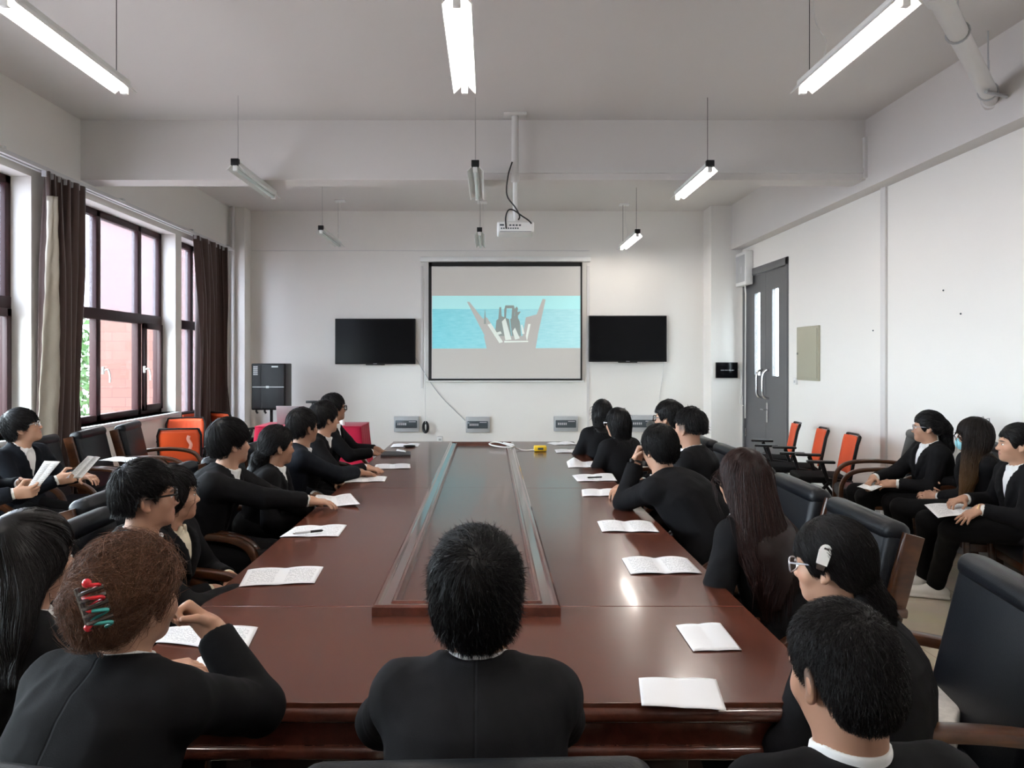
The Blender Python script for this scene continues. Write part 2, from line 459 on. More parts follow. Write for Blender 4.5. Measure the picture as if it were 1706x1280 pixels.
def smooth_path(pts, n=8):
    """Catmull-Rom through pts"""
    P = [np.array(p, float) for p in pts]; P = [2 * P[0] - P[1]] + P + [2 * P[-1] - P[-2]]
    out = []
    for i in range(1, len(P) - 2):
        for t in np.linspace(0, 1, n, endpoint=False):
            a, b, c, d = P[i - 1], P[i], P[i + 1], P[i + 2]
            out.append(0.5 * ((2 * b) + (c - a) * t + (2 * a - 5 * b + 4 * c - d) * t * t + (3 * b - a - 3 * c + d) * t ** 3))
    out.append(P[-2]); return out
# ================================================================== SETTING
XL, XR, YB, YN, ZC = -4.05, 3.90, 11.50, -2.50, 3.98
WX = -4.27                                                   # plane of the window frames
ZS, ZH = 0.93, 3.225                                         # sill and head of the windows
WINS = [(3.40, 6.37, ZS), (6.60, 9.30, ZS), (9.48, 11.02, 0.42), (0.25, 3.17, ZS)]

def bx(name, lo, hi, m, parent=None, bev=0.0):
    return MB().b2(np.array(lo, float), np.array(hi, float), bev).build(name, m, parent)

struct(bx('floor', (XL - 0.4, YN - 0.2, -0.1), (XR + 0.2, YB + 0.2, 0), 'polished_tile'))
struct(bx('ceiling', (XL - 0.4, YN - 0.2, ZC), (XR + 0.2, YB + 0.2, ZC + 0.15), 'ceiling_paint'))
struct(bx('wall_back', (XL - 0.4, YB, 0), (XR + 0.2, YB + 0.15, ZC), 'white_plaster'))
struct(bx('wall_front', (XL - 0.4, YN - 0.15, 0), (XR + 0.2, YN, ZC), 'white_plaster'))
w = MB()                                                     # left wall with its window openings
edges = sorted(WINS)
w.b2((XL - 0.28, YN, ZH), (XL, YB, ZC))
w.b2((XL - 0.28, YN, 0), (XL, edges[0][0], ZH))
for i, (a, b, z) in enumerate(edges):
    w.b2((XL - 0.28, a, 0), (XL, b, z))
    nx = edges[i + 1][0] if i + 1 < len(edges) else YB
    w.b2((XL - 0.28, b, 0), (XL, nx, ZH))
struct(w.build('wall_left', 'white_plaster'))
DY0, DY1, DZ = 9.38, 11.04, 2.95
w = MB()
w.b2((XR, YN, 0), (XR + 0.2, DY0, ZC)).b2((XR, DY0, DZ), (XR + 0.2, DY1, ZC)).b2((XR, DY1, 0), (XR + 0.2, YB, ZC))
struct(w.build('wall_right', 'white_plaster'))
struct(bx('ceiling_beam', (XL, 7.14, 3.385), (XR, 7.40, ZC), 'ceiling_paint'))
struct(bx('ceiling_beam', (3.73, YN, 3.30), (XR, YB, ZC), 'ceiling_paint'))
struct(bx('column_right', (3.42, 11.10, 0), (XR, YB, ZC), 'white_plaster'))
struct(bx('column_left', (XL, 11.22, 0), (-3.81, YB, ZC), 'white_plaster'))
t = MB()
t.tube([(-3.97, 11.16, 0), (-3.97, 11.16, ZC)], 0.028, 10)
struct(t.build('trim_1', 'pipe_paint'))
t = MB()                                                     # cable trunking on the beam and down the right wall
t.b2((-0.07, 7.115, 3.45), (3.80, 7.14, 3.50)).b2((3.70, 7.10, 3.40), (3.745, 7.14, 3.80))
struct(t.build('trim_2', 'pipe_paint'))
t = MB(); t.b2((3.875, 7.05, 0.0), (XR, 7.14, 3.37), 0.004).b2((3.86, 7.0, 3.35), (XR, 7.16, 3.385), 0.004)
struct(t.build('trim_3', 'pipe_paint'))
t = MB(); t.b2((-3.79, 11.492, 3.34), (1.6, YB, 3.352))
struct(t.build('trim_4', 'pipe_paint'))
t = MB(); t.b2((-1.09, 11.485, 1.15), (-1.06, YB, 3.1)).b2((1.56, 11.485, 0), (1.60, YB, 3.1))
struct(t.build('trim_5', 'pipe_paint'))
t = MB()
for a, b in ((YN, DY0), (DY1, 11.1)): t.b2((XR - 0.012, a, 0), (XR, b, 0.12))
struct(t.build('baseboard_right', 'concrete'))
struct(bx('baseboard_back', (-3.81, YB - 0.012, 0), (3.42, YB, 0.12), 'concrete'))
struct(bx('baseboard_left', (XL, YN, 0), (XL + 0.012, 9.4, 0.12), 'concrete'))

# windows: frame, panes, handles, sill
FW = 0.075
def window(n, y0, y1, z0, mull, zt, hazy_top=True, zt2=None):
    root = struct(empty('window_%d' % n, (WX, (y0 + y1) / 2, z0)))
    o = tuple(root.location)
    f = MB()
    for y in (y0 + FW / 2, y1 - FW / 2): f.b2((WX - 0.04, y - FW / 2, z0), (WX + 0.04, y + FW / 2, ZH), 0.006)
    for z in (z0 + FW / 2, ZH - FW / 2): f.b2((WX - 0.04, y0, z - FW / 2), (WX + 0.04, y1, z + FW / 2), 0.006)
    for y in mull: f.b2((WX - 0.04, y - 0.045, z0), (WX + 0.04, y + 0.045, ZH), 0.006)
    zs = [zt] + ([zt2] if zt2 else [])
    for z in zs: f.b2((WX - 0.045, y0, z - 0.06), (WX + 0.045, y1, z + 0.06), 0.006)
    f.build('window_frame', 'dark_red_frame', root, o)
    ys = [y0] + list(mull) + [y1]
    for i in range(len(ys) - 1):
        a, b = ys[i] + 0.03, ys[i + 1] - 0.03
        levels = [z0] + sorted(zs) + [ZH]
        for j in range(len(levels) - 1):
            c, d = levels[j] + 0.03, levels[j + 1] - 0.03
            top = j == len(levels) - 2
            hz = hazy_top and (top or zt2)
            MB().b2((WX - 0.008, a, c), (WX, b, d)).build('window_pane', 'hazy_glass' if hz else 'clear_glass', root, o)
    if not zt2:
        s = MB()                                             # an opening sash leaf inside the last bay
        a, b = ys[-2] + 0.06, y1 - 0.04
        s.b2((WX + 0.03, a, z0 + 0.05), (WX + 0.075, a + 0.06, zt - 0.05), 0.005).b2((WX + 0.03, b - 0.06, z0 + 0.05), (WX + 0.075, b, zt - 0.05), 0.005)
        s.b2((WX + 0.03, a, z0 + 0.05), (WX + 0.075, b, z0 + 0.12), 0.005).b2((WX + 0.03, a, zt - 0.12), (WX + 0.075, b, zt - 0.05), 0.005)
        s.build('window_sash', 'dark_red_frame', root, o)
        for y in (ys[-3] + 0.03, ys[-2] + 0.05):
            h = MB(); zc = (z0 + zt) / 2 - 0.03
            h.b2((WX + 0.06, y - 0.015, zc - 0.04), (WX + 0.085, y + 0.015, zc + 0.04), 0.004)
            h.sweep(smooth_path([(WX + 0.085, y, zc), (WX + 0.115, y + 0.02, zc + 0.01), (WX + 0.12, y + 0.05, zc - 0.05), (WX + 0.12, y + 0.055, zc - 0.13)], 4), 0.02, 0.014, (1, 0, 0))
            h.build('window_handle', 'white_plastic', root, o)
        MB().b2((WX, y0 - 0.03, z0 - 0.04), (XL + 0.05, y1 + 0.05, z0), 0.008).build('window_sill', 'sill_stone', root, o)
window(1, *WINS[0], (4.35, 5.78), 2.10)
window(2, *WINS[1], (7.18, 7.80, 8.72), 2.10)
window(3, *WINS[2], (10.25,), 2.09, True, 0.82)
window(4, *WINS[3], (1.2, 2.2), 2.10)

# double door with its corridor
root = struct(empty('door_1', (XR, (DY0 + DY1) / 2, 0))); o = tuple(root.location)
f = MB()
f.b2((XR - 0.02, DY0, 0), (XR + 0.12, DY0 + 0.06, DZ), 0.004).b2((XR - 0.02, DY1 - 0.06, 0), (XR + 0.12, DY1, DZ), 0.004)
f.b2((XR - 0.02, DY0, DZ - 0.10), (XR + 0.12, DY1, DZ), 0.004)
f.build('door_frame', 'door_grey', root, o)
ym = (DY0 + DY1) / 2
for a, b, s0, s1 in ((DY0 + 0.06, ym - 0.003, 9.76, 9.98), (ym + 0.003, DY1 - 0.06, 10.42, 10.64)):
    x0, x1, z1 = XR + 0.02, XR + 0.07, DZ - 0.105
    leaf = MB().b2((x0, a, 0.01), (x1, s0, z1)).b2((x0, s1, 0.01), (x1, b, z1)).b2((x0, s0, 0.01), (x1, s1, 1.38)).b2((x0, s0, 2.58), (x1, s1, z1))
    lf = leaf.build('door_leaf', 'door_grey', root, o)
    g = MB().b2((x0 + 0.02, s0, 1.38), (x0 + 0.026, s1, 2.58)).build('glass_slot', 'clear_glass', lf, o)
    hy = ym + (-0.11 if a < ym - 0.1 else 0.11)
    h = MB(); p = smooth_path([(x0, hy, 1.06), (x0 - 0.05, hy, 1.07), (x0 - 0.085, hy, 1.12), (x0 - 0.09, hy, 1.26), (x0 - 0.085, hy, 1.40), (x0 - 0.05, hy, 1.45), (x0, hy, 1.46)], 5)
    h.tube(p, 0.018, 10).build('pull_handle', 'steel', lf, o)
    hg = MB()
    for z in (0.5, 1.5, 2.5):
        yy = DY0 + 0.07 if a < ym - 0.1 else DY1 - 0.07
        hg.cyl((x0 - 0.012, yy, z - 0.06), (x0 - 0.012, yy, z + 0.06), 0.012, 8)
    hg.build('hinge', 'steel', lf, o)
lk = MB().b2((XR + 0.005, ym - 0.10, 0.72), (XR + 0.02, ym - 0.05, 1.0), 0.004)
lk.tube([(XR + 0.01, ym - 0.075, 0.90), (XR - 0.04, ym - 0.075, 0.90), (XR - 0.04, ym + 0.03, 0.90)], 0.008, 8)
lk.build('door_lock', 'steel', root, o)
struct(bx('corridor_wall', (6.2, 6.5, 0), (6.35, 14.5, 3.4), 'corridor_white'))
struct(bx('corridor_floor', (XR + 0.2, 6.5, -0.1), (6.2, 14.5, 0), 'polished_tile'))
n = MB()                                                     # a notice on the corridor wall
n.b2((6.185, 14.0, 1.35), (6.2, 14.45, 2.1)); tag(n.build('notice_board', 'grey_plastic'), 'grey notice board on the corridor wall seen through the door glass', 'notice board')

# outside the windows
struct(bx('ground', (-40, -10, -0.25), (XL - 0.28, 40, -0.15), 'paving_grey'))
br = MB().b2((-6.75, 12.3, -0.2), (-4.4, 14.0, 9.0))
tag(struct(br.build('brick_wing', 'brick_facade')), None)
root = empty('leafy_tree', (-8.7, 15.0, -0.15)); tag(root, 'leafy green tree outside the middle window beside the brick wing', 'tree')
MB().tube([(0, 0, 0), (0.1, 0, 1.2), (0, 0.1, 2.2)], [0.14, 0.11, 0.06], 8).build('trunk', 'bark', root)
c = RNG.normal(size=(1500, 3)); c /= np.linalg.norm(c, axis=1)[:, None]
c = c * (RNG.random((1500, 1)) ** 0.4) * np.array([1.7, 1.3, 1.35]) + np.array([0, 0, 1.5])
a = RNG.normal(size=(1500, 3)); a /= np.linalg.norm(a, axis=1)[:, None]
b = np.cross(a, RNG.normal(size=(1500, 3))); b /= np.linalg.norm(b, axis=1)[:, None]
V = np.stack([c - a * 0.10, c + b * 0.06, c + a * 0.10, c - b * 0.06], 1).reshape(-1, 3)
V[:, 2] = np.maximum(V[:, 2], 0.02)
np_mesh('foliage', V, np.arange(6000).reshape(-1, 4), 'leaf_green', root, smooth=False)

# ------------------------------------------------------------------ lamps
def lamp(x, y0, y1, lit, label, z=3.30, canopy=True, zc=ZC):
    root = empty('pendant_lamp', (x, (y0 + y1) / 2, z))
    tag(root, label, 'ceiling lamp', 'pendant tube lamps in three rows')
    L = (y1 - y0) / 2
    m = MB()
    sec = [(-0.028, 0.05), (0.028, 0.05), (0.075, -0.005), (0.069, -0.008), (0.024, 0.035), (-0.024, 0.035), (-0.069, -0.008), (-0.075, -0.005)]
    m.prism([(a, -L, b) for a, b in sec], (0, 2 * L, 0))
    m.b2((-0.03, -L, 0.045), (0.03, L, 0.075), 0.004)
    m.build('reflector', 'reflector_white', root, angle=25)
    t = MB()
    t.cyl((0, -L + 0.035, 0.004), (0, L - 0.035, 0.004), 0.0165, 12)
    t.build('tube', 'tube_on' if lit else 'tube_off', root)
    for s in (-1, 1):
        MB().b2((-0.02, s * L, -0.016), (0.02, s * (L - 0.034), 0.036), 0.004).build('tube_holder', 'white_plastic', root)
    MB().b2((-0.035, -L - 0.012, 0.03), (0.035, -L + 0.03, 0.09), 0.003).build('end_clip', 'black_plastic', root)
    for s in (-0.86, 0.80):
        MB().cyl((0, s * L, 0.07), (0, s * L, zc - z), 0.0028, 6).build('suspension_wire', 'cable_black' if lit else 'steel', root)
    if canopy:
        k = MB(); k.b2((-0.05, 0.86 * L - 0.05, zc - z - 0.03), (0.10, 0.86 * L + 0.05, zc - z), 0.006)
        k.build('ceiling_canopy', 'white_plastic', root)
        p = smooth_path([(0.04, 0.86 * L, zc - z - 0.02), (0.035, 0.8 * L, (zc - z) * 0.6), (0.05, 0.6 * L, 0.22), (0.0, 0.5 * L, 0.07)], 6)
        MB().tube(p, 0.0035, 6).build('power_cable', 'cable_white', root)
lamp(-2.31, 3.42, 4.58, True, 'lit tube lamp hanging front left of the ceiling', canopy=False)
lamp(-0.155, 3.42, 4.58, True, 'lit tube lamp hanging front centre above the seated man')
lamp(1.985, 3.42, 4.58, True, 'lit tube lamp hanging front right near the white pipe')
lamp(-2.26, 6.40, 7.56, False, 'unlit tube lamp hanging left in front of the ceiling beam', zc=ZC)
lamp(-0.125, 6.45, 7.62, False, 'unlit tube lamp hanging just left of the projector pole')
lamp(1.98, 6.45, 7.60, True, 'lit tube lamp hanging right in front of the ceiling beam')
lamp(-2.24, 9.58, 10.80, False, 'unlit tube lamp farthest back on the left, over the speaker')
lamp(-0.13, 9.72, 10.90, False, 'unlit tube lamp farthest back in the centre, above the screen')
lamp(2.03, 9.85, 11.05, True, 'lit tube lamp farthest back on the right, above the television', zc=ZC)
for x, sd in ((-2.31, 'left'), (-0.155, 'centre'), (1.985, 'right')):   # the same rows go on above and behind the camera
    lamp(x, 0.30, 1.46, True, 'lit tube lamp of the nearest row above the camera, %s one' % sd)
# projector
root = empty('projector', (0.25, 6.95, 2.86)); tag(root, 'white ceiling projector hanging on a pole with looped black cables', 'projector')
MB().b2((-0.175, -0.14, -0.055), (0.175, 0.14, 0.055), 0.02, 3).build('projector_body', 'white_plastic', root)
m = MB()
for i in range(8): m.b2((-0.14 + i * 0.022, -0.143, -0.02), (-0.126 + i * 0.022, -0.138, -0.008))
for i in range(4): m.b2((-0.06 + i * 0.03, -0.143, 0.008), (-0.04 + i * 0.03, -0.138, 0.022))
m.b2((-0.15, -0.143, -0.047), (0.15, -0.139, -0.043)); m.b2((-0.15, -0.143, 0.01), (-0.11, -0.139, 0.025))
m.build('socket_panel', 'smoked_plastic', root)
m = MB().b2((-0.10, -0.06, 0.06), (0.10, 0.06, 0.075)).b2((-0.012, -0.1, 0.05), (0.012, 0.1, 0.10)).b2((-0.07, -0.012, 0.075), (0.07, 0.012, 0.15))
m.cyl((0, 0, 0.1), (0, 0, 0.5), 0.022, 12).build('mount_bracket', 'white_plastic', root)
m = MB().cyl((0, 0, 0.45), (0, 0, ZC - 2.86), 0.034, 14).b2((-0.11, -0.06, ZC - 2.86 - 0.03), (0.11, 0.06, ZC - 2.86), 0.006)
m.cyl((0, 0, 0.46), (0, 0, 0.52), 0.042, 14).build('pole', 'pipe_paint', root)
MB().tube(smooth_path([(-0.03, -0.04, 0.62 + 0.02), (-0.07, -0.05, 0.5), (-0.08, -0.05, 0.32), (0.0, -0.06, 0.20), (0.04, -0.06, 0.12), (0.03, -0.06, 0.08)], 6), 0.007, 8).build('cable', 'cable_black', root)
MB().tube(smooth_path([(-0.09, -0.145, -0.015), (-0.095, -0.17, 0.08), (-0.07, -0.17, 0.15), (-0.02, -0.15, 0.155), (0.06, -0.15, 0.10), (0.12, -0.15, 0.06), (0.15, -0.14, 0.03)], 6), 0.007, 8).build('cable', 'cable_black', root)
MB().cyl((0, 0.14, 0.0), (0, 0.165, 0.0), 0.035, 16).build('lens', 'black_screen', root)

# projection screen with the projected film frame
SY = 11.44
def S(x, y): return np.array([(x - VPX) / FPX * SY, SY, CAM_H - (y - VPY) / FPX * SY])
a, b = S(714, 437), S(970, 636)
root = empty('projection_screen', ((a[0] + b[0]) / 2, SY, (a[2] + b[2]) / 2)); o = tuple(root.location)
tag(root, 'white pull-down projection screen with black border showing a ship at sea', 'projection screen')
i0, i1 = S(719, 444), S(967, 631)
MB().b2((i0[0], SY, i1[2]), (i1[0], SY + 0.004, i0[2])).build('screen_surface', 'screen_fabric', root, o)
m = MB()
m.b2((a[0], SY - 0.001, i1[2]), (i0[0], SY + 0.004, a[2])).b2((i1[0], SY - 0.001, i1[2]), (b[0], SY + 0.004, a[2]))
m.b2((a[0], SY - 0.001, i0[2]), (b[0], SY + 0.004, a[2])).b2((a[0], SY - 0.001, b[2] + 0.015), (b[0], SY + 0.004, i1[2]))
m.build('black_border', 'black_cloth_border', root, o)
c0, c1 = S(700, 428), S(984, 436)
MB().b2((c0[0], SY - 0.03, c1[2]), (c1[0], 11.5, c0[2]), 0.01).build('roller_case', 'white_plastic', root, o)
MB().cyl((a[0] - 0.03, SY, b[2] + 0.005), (b[0] + 0.03, SY, b[2] + 0.005), 0.012, 10).build('bottom_bar', 'white_plastic', root, o)
def flat(m, pts, dy):
    m.prism([S(x, y) - np.array([0, dy, 0]) for x, y in pts], (0, 0.0008, 0))
pic = MB()
pic.m(0); flat(pic, [(720, 493), (967, 492), (967, 516), (720, 516)], 0.001)          # sky
pic.m(1); flat(pic, [(720, 516), (967, 516), (967, 580), (720, 581)], 0.001)          # sea
flat(pic, [(720, 515), (967, 515), (967, 517), (720, 517)], 0.0015)
pic.m(2)
flat(pic, [(778, 503), (782, 503), (832, 566), (812, 568)], 0.0025); flat(pic, [(904, 498), (909, 499), (893, 572), (876, 572)], 0.0025)
flat(pic, [(806, 560), (896, 560), (892, 582), (811, 582)], 0.003); flat(pic, [(799, 533), (811, 529), (836, 566), (820, 570)], 0.0026)
flat(pic, [(876, 529), (894, 524), (890, 560), (870, 566)], 0.0026)
pic.m(4)
flat(pic, [(824, 562), (827, 534), (836, 527), (848, 532), (852, 560)], 0.0028); flat(pic, [(853, 560), (850, 532), (860, 524), (866, 536), (868, 560)], 0.0028)
flat(pic, [(830, 534), (832, 512), (835, 512), (836, 534)], 0.0029); flat(pic, [(840, 516), (842, 509), (856, 509), (858, 516), (856, 534), (852, 534), (853, 514), (844, 514), (843, 530), (840, 530)], 0.0029)
flat(pic, [(858, 514), (861, 511), (863, 514), (862, 520), (867, 519), (867, 521), (863, 526), (863, 536), (857, 536)], 0.003)
flat(pic, [(806, 540), (808, 514), (810, 540)], 0.0029)
pic.m(3)
for pp in ([(812, 541), (818, 539), (838, 570), (832, 572)], [(836, 536), (842, 530), (852, 566), (842, 567)], [(822, 556), (834, 552), (836, 556), (824, 560)],
           [(854, 552), (858, 546), (866, 564), (858, 566)], [(868, 542), (870, 541), (874, 556), (870, 557)], [(876, 560), (880, 540), (884, 540), (878, 568)], [(840, 568), (880, 568), (880, 570), (840, 571)]):
    flat(pic, pp, 0.0034)
pic.build('projected_picture', ['projected_sky', 'projected_sea', 'projected_haze', 'projected_light', 'projected_dark'], root, o)
for x0, x1, y0, y1 in ((719.5, 966.5, 445, 493), (719.5, 966.5, 581, 630)):
    p, q = S(x0, y0), S(x1, y1)
    MB().b2((p[0], SY - 0.0012, q[2]), (q[0], SY, p[2])).build('projected_band', 'projected_haze', root, o)

# televisions
for pts, lab, cy in (((558, 531, 692, 607), 'black wall television left of the projection screen', -1), ((981, 526, 1111, 603), 'black wall television right of the projection screen', 1)):
    d = 11.40; p, q = PX(pts[0], pts[1], d), PX(pts[2], pts[3], d)
    root = empty('television', ((p[0] + q[0]) / 2, d, (p[2] + q[2]) / 2)); o = tuple(root.location)
    tag(root, lab, 'television', 'wall televisions')
    MB().b2((p[0], d, q[2]), (q[0], d + 0.05, p[2]), 0.008).build('casing', 'black_plastic', root, o)
    MB().b2((p[0] + 0.015, d - 0.002, q[2] + 0.02), (q[0] - 0.015, d, p[2] - 0.015)).build('display', 'black_screen', root, o)
    m = MB(); mx = (p[0] + q[0]) / 2
    m.b2((mx - 0.15, d - 0.004, q[2] - 0.015), (mx + 0.15, d + 0.03, q[2]), 0.003).build('lower_bezel', 'black_plastic', root, o)
    MB().b2((mx - 0.03, d - 0.0045, q[2] + 0.004), (mx + 0.03, d - 0.003, q[2] + 0.012)).build('badge', 'silver_print', root, o)
    MB().b2((mx - 0.25, d + 0.05, (p[2] + q[2]) / 2 - 0.15), (mx + 0.25, YB, (p[2] + q[2]) / 2 + 0.15)).build('wall_mount', 'black_plastic', root, o)
tag(MB().tube(smooth_path([PX(691, 594, 11.45), PX(697, 604, 11.47), PX(730, 655, 11.48), PX(775, 701, 11.48)], 6), 0.006, 6).build('power_cord', 'grey_plastic'),
    'thin grey cord running diagonally from left television to the wall box', 'cord')
tag(MB().tube(smooth_path([PX(1106, 602, 11.45), PX(1104, 625, 11.47), PX(1099, 660, 11.48), PX(1097, 690, 11.48)], 6), 0.006, 6).build('power_cord', 'cable_white'),
    'white cord hanging down below the right television', 'cord')
# distribution boxes
for k, (x0, y0, x1, y1, lab) in enumerate(((656, 694, 698, 720, 'grey breaker box low on the back wall, leftmost of four'), (776, 695, 816, 721, 'grey breaker box below the screen with the cord entering it'),
                                 (923, 694, 963, 719, 'grey breaker box below the right end of the screen'), (1048, 692, 1092, 720, 'grey breaker box half hidden behind the women at right'))):
    p, q = PX(x0, y0, 11.44), PX(x1, y1, 11.44)
    root = empty('breaker_box', ((p[0] + q[0]) / 2, 11.44, q[2])); o = tuple(root.location); tag(root, lab, 'electrical box', 'breaker boxes on the back wall')
    MB().b2((p[0], 11.44, q[2]), (q[0], YB, p[2]), 0.01).build('box_body', 'grey_plastic', root, o)
    zc = (p[2] + q[2]) / 2
    MB().b2((p[0] + 0.025, 11.425, zc - 0.06), (q[0] - 0.03, 11.445, zc + 0.06), 0.008).build('window_flap', 'smoked_plastic', root, o)
    m = MB()
    for i in range(5): m.b2((p[0] + 0.06 + i * 0.03, 11.423, zc - 0.015), (p[0] + 0.08 + i * 0.03, 11.426, zc + 0.02))
    m.b2((q[0] - 0.16, 11.423, zc + 0.035), (q[0] - 0.05, 11.426, zc + 0.045)).build('breaker_switches', 'silver_print', root, o)
# chain weight, sockets
p = PX(709, 712, 11.42)
m = MB().cyl((p[0], 11.40, p[2] + 0.07), (p[0] - 0.03, 11.44, 2.9), 0.005, 6)
root = empty('screen_pull_cord', tuple(p)); tag(root, 'white pull cord of the projection screen with a black disc at its end', 'cord')
m.build('cord', 'cable_white', root, tuple(p))
MB().tube([(p[0] + 0.036 * math.cos(a), p[1] - 0.02 * math.cos(a), p[2] + 0.08 * math.sin(a)) for a in np.linspace(0, 2 * PI, 21)], 0.022, 8, caps=False).build('weight_disc', 'black_plastic', root, tuple(p))
def socket(c, nrm, lab, w=0.086, h=0.086):
    root = empty('wall_socket', c); tag(root, lab, 'socket')
    sx = (0.012, w / 2) if nrm == 'x' else (w / 2, 0.012)
    MB().b2((-sx[0], -sx[1], -h / 2), (sx[0], sx[1], h / 2), 0.006).build('face_plate', 'white_plastic', root)
    MB().b2((-sx[0] * 1.15 if nrm == 'x' else -0.02, -0.02 if nrm == 'x' else -sx[1] * 1.15, -0.02), (sx[0] if nrm == 'x' else 0.02, 0.02 if nrm == 'x' else sx[1], 0.012)).build('rocker', 'grey_plastic', root)
socket(tuple(PX(733, 732, 11.485)), 'y', 'white wall socket low behind the table end, under the cord')
socket((XR - 0.01, 9.15, 1.33), 'x', 'white light switch between the grey door and beige panel')
# alarm box, black panel, access panel
root = empty('control_box', (3.84, 10.86, 2.72)); tag(root, 'white wall control box above the left edge of grey door', 'box')
MB().b2((-0.055, -0.23, 0), (0.055, 0.21, 0.50), 0.012).build('housing', 'white_plastic', root)
MB().b2((-0.062, -0.19, 0.05), (-0.054, 0.17, 0.45), 0.004).build('front_cover', 'grey_plastic', root)
m = MB().b2((-0.064, 0.02, 0.36), (-0.061, 0.12, 0.385)).b2((-0.064, -0.10, 0.18), (-0.061, -0.02, 0.28))
m.build('printed_label', 'silver_print', root)
MB().tube([(0, -0.05, 0), (0, -0.06, -0.06), (0.02, -0.02, -0.12), (0.03, 0.03, -2.0)], 0.012, 6).build('conduit', 'cable_white', root)
p, q = PX(1193, 604, 11.06), PX(1229, 630, 11.06)
root = empty('access_panel', ((p[0] + q[0]) / 2, 11.06, q[2])); o = tuple(root.location); tag(root, 'black access control panel on the column left of door', 'panel')
MB().b2((p[0], 11.05, q[2]), (q[0], 11.10, p[2]), 0.006).build('panel_body', 'black_screen', root, o)
m = MB(); xs = p[0] + 0.07
for k, wd in enumerate((6, 7, 2, 5)):
    for i in range(wd):
        m.b2((xs, 11.047, (p[2] + q[2]) / 2 - 0.005), (xs + 0.006, 11.0505, (p[2] + q[2]) / 2 + 0.006)); xs += 0.009
    xs += 0.008
m.build('panel_text', 'silver_print', root, o)
tag(MB().tube(smooth_path([(3.80, 11.09, 1.48), (3.86, 11.05, 1.42), (3.87, 11.03, 1.1), (3.84, 11.02, 0.95), (3.88, 11.0, 0.9)], 6), 0.008, 6).build('panel_cable', 'cable_white'),
    'loose white cables between the black panel and the door frame', 'cable')
root = empty('meter_cabinet', (XR, 8.78, 1.35)); tag(root, 'beige metal cabinet door set in the right wall beside grey door', 'cabinet')
MB().b2((-0.025, -0.30, 0), (0.0, 0.30, 0.66), 0.006).build('cabinet_frame', 'panel_beige', root)
MB().b2((-0.034, -0.27, 0.03), (-0.02, 0.27, 0.63), 0.006).build('cabinet_door', 'panel_beige', root)
MB().cyl((-0.045, 0.24, 0.33), (-0.03, 0.24, 0.33), 0.014, 10).build('lock', 'steel', root)
m = MB()
for (x, y) in ((1572, 484), (1601, 523), (1455, 551)):
    d = 3.9 * 1200 / (x - 815); m.ball((3.898, d, CAM_H - (y - 600) / 1200 * d), 0.008, 8)
struct(m.build('trim_6', 'smoked_plastic'))

# drain pipe at upper right with its hangers
root = empty('ceiling_pipe', (2.45, 3.95, 3.58)); tag(root, 'white painted pipe hung below the ceiling at upper right', 'pipe')
o = tuple(root.location); A, B = np.array([2.42, 3.90, 3.60]), np.array([3.80, 5.42, 3.53])
MB().tube([A, B], 0.056, 16).build('pipe_run', 'pipe_paint', root, o)
MB().tube([B - (B - A) * 0.06, B - (B - A) * 0.02], 0.072, 16).build('pipe_coupling', 'pipe_paint', root, o)
MB().tube([A - (B - A) * 0.02, A + (B - A) * 0.04], 0.072, 16).tube([A, A + np.array([0, 0, 0.38])], 0.056, 16).build('pipe_elbow', 'pipe_paint', root, o)
for t in (0.30, 0.86):
    p = A + (B - A) * t; h = MB()
    dr = (B - A) / np.linalg.norm(B - A); sd = np.array([dr[1], -dr[0], 0])
    h.tube([p + (sd * math.cos(a) + np.array([0, 0, 1]) * math.sin(a)) * 0.062 for a in np.linspace(0, 2 * PI, 17)], 0.007, 6, caps=False)
    h.cyl(p + np.array([0, 0, 0.06]), (p[0], p[1], ZC), 0.006, 6)
    h.build('hanger', 'grey_plastic', root, o)
m = MB(); m.tube([(3.50, 5.05, 3.70), (3.50, 5.05, 3.48)], 0.007, 6).tube([(3.46, 5.02, 3.47), (3.75, 5.20, 3.50)], 0.013, 8).build('wall_bracket', 'grey_plastic', root, o)

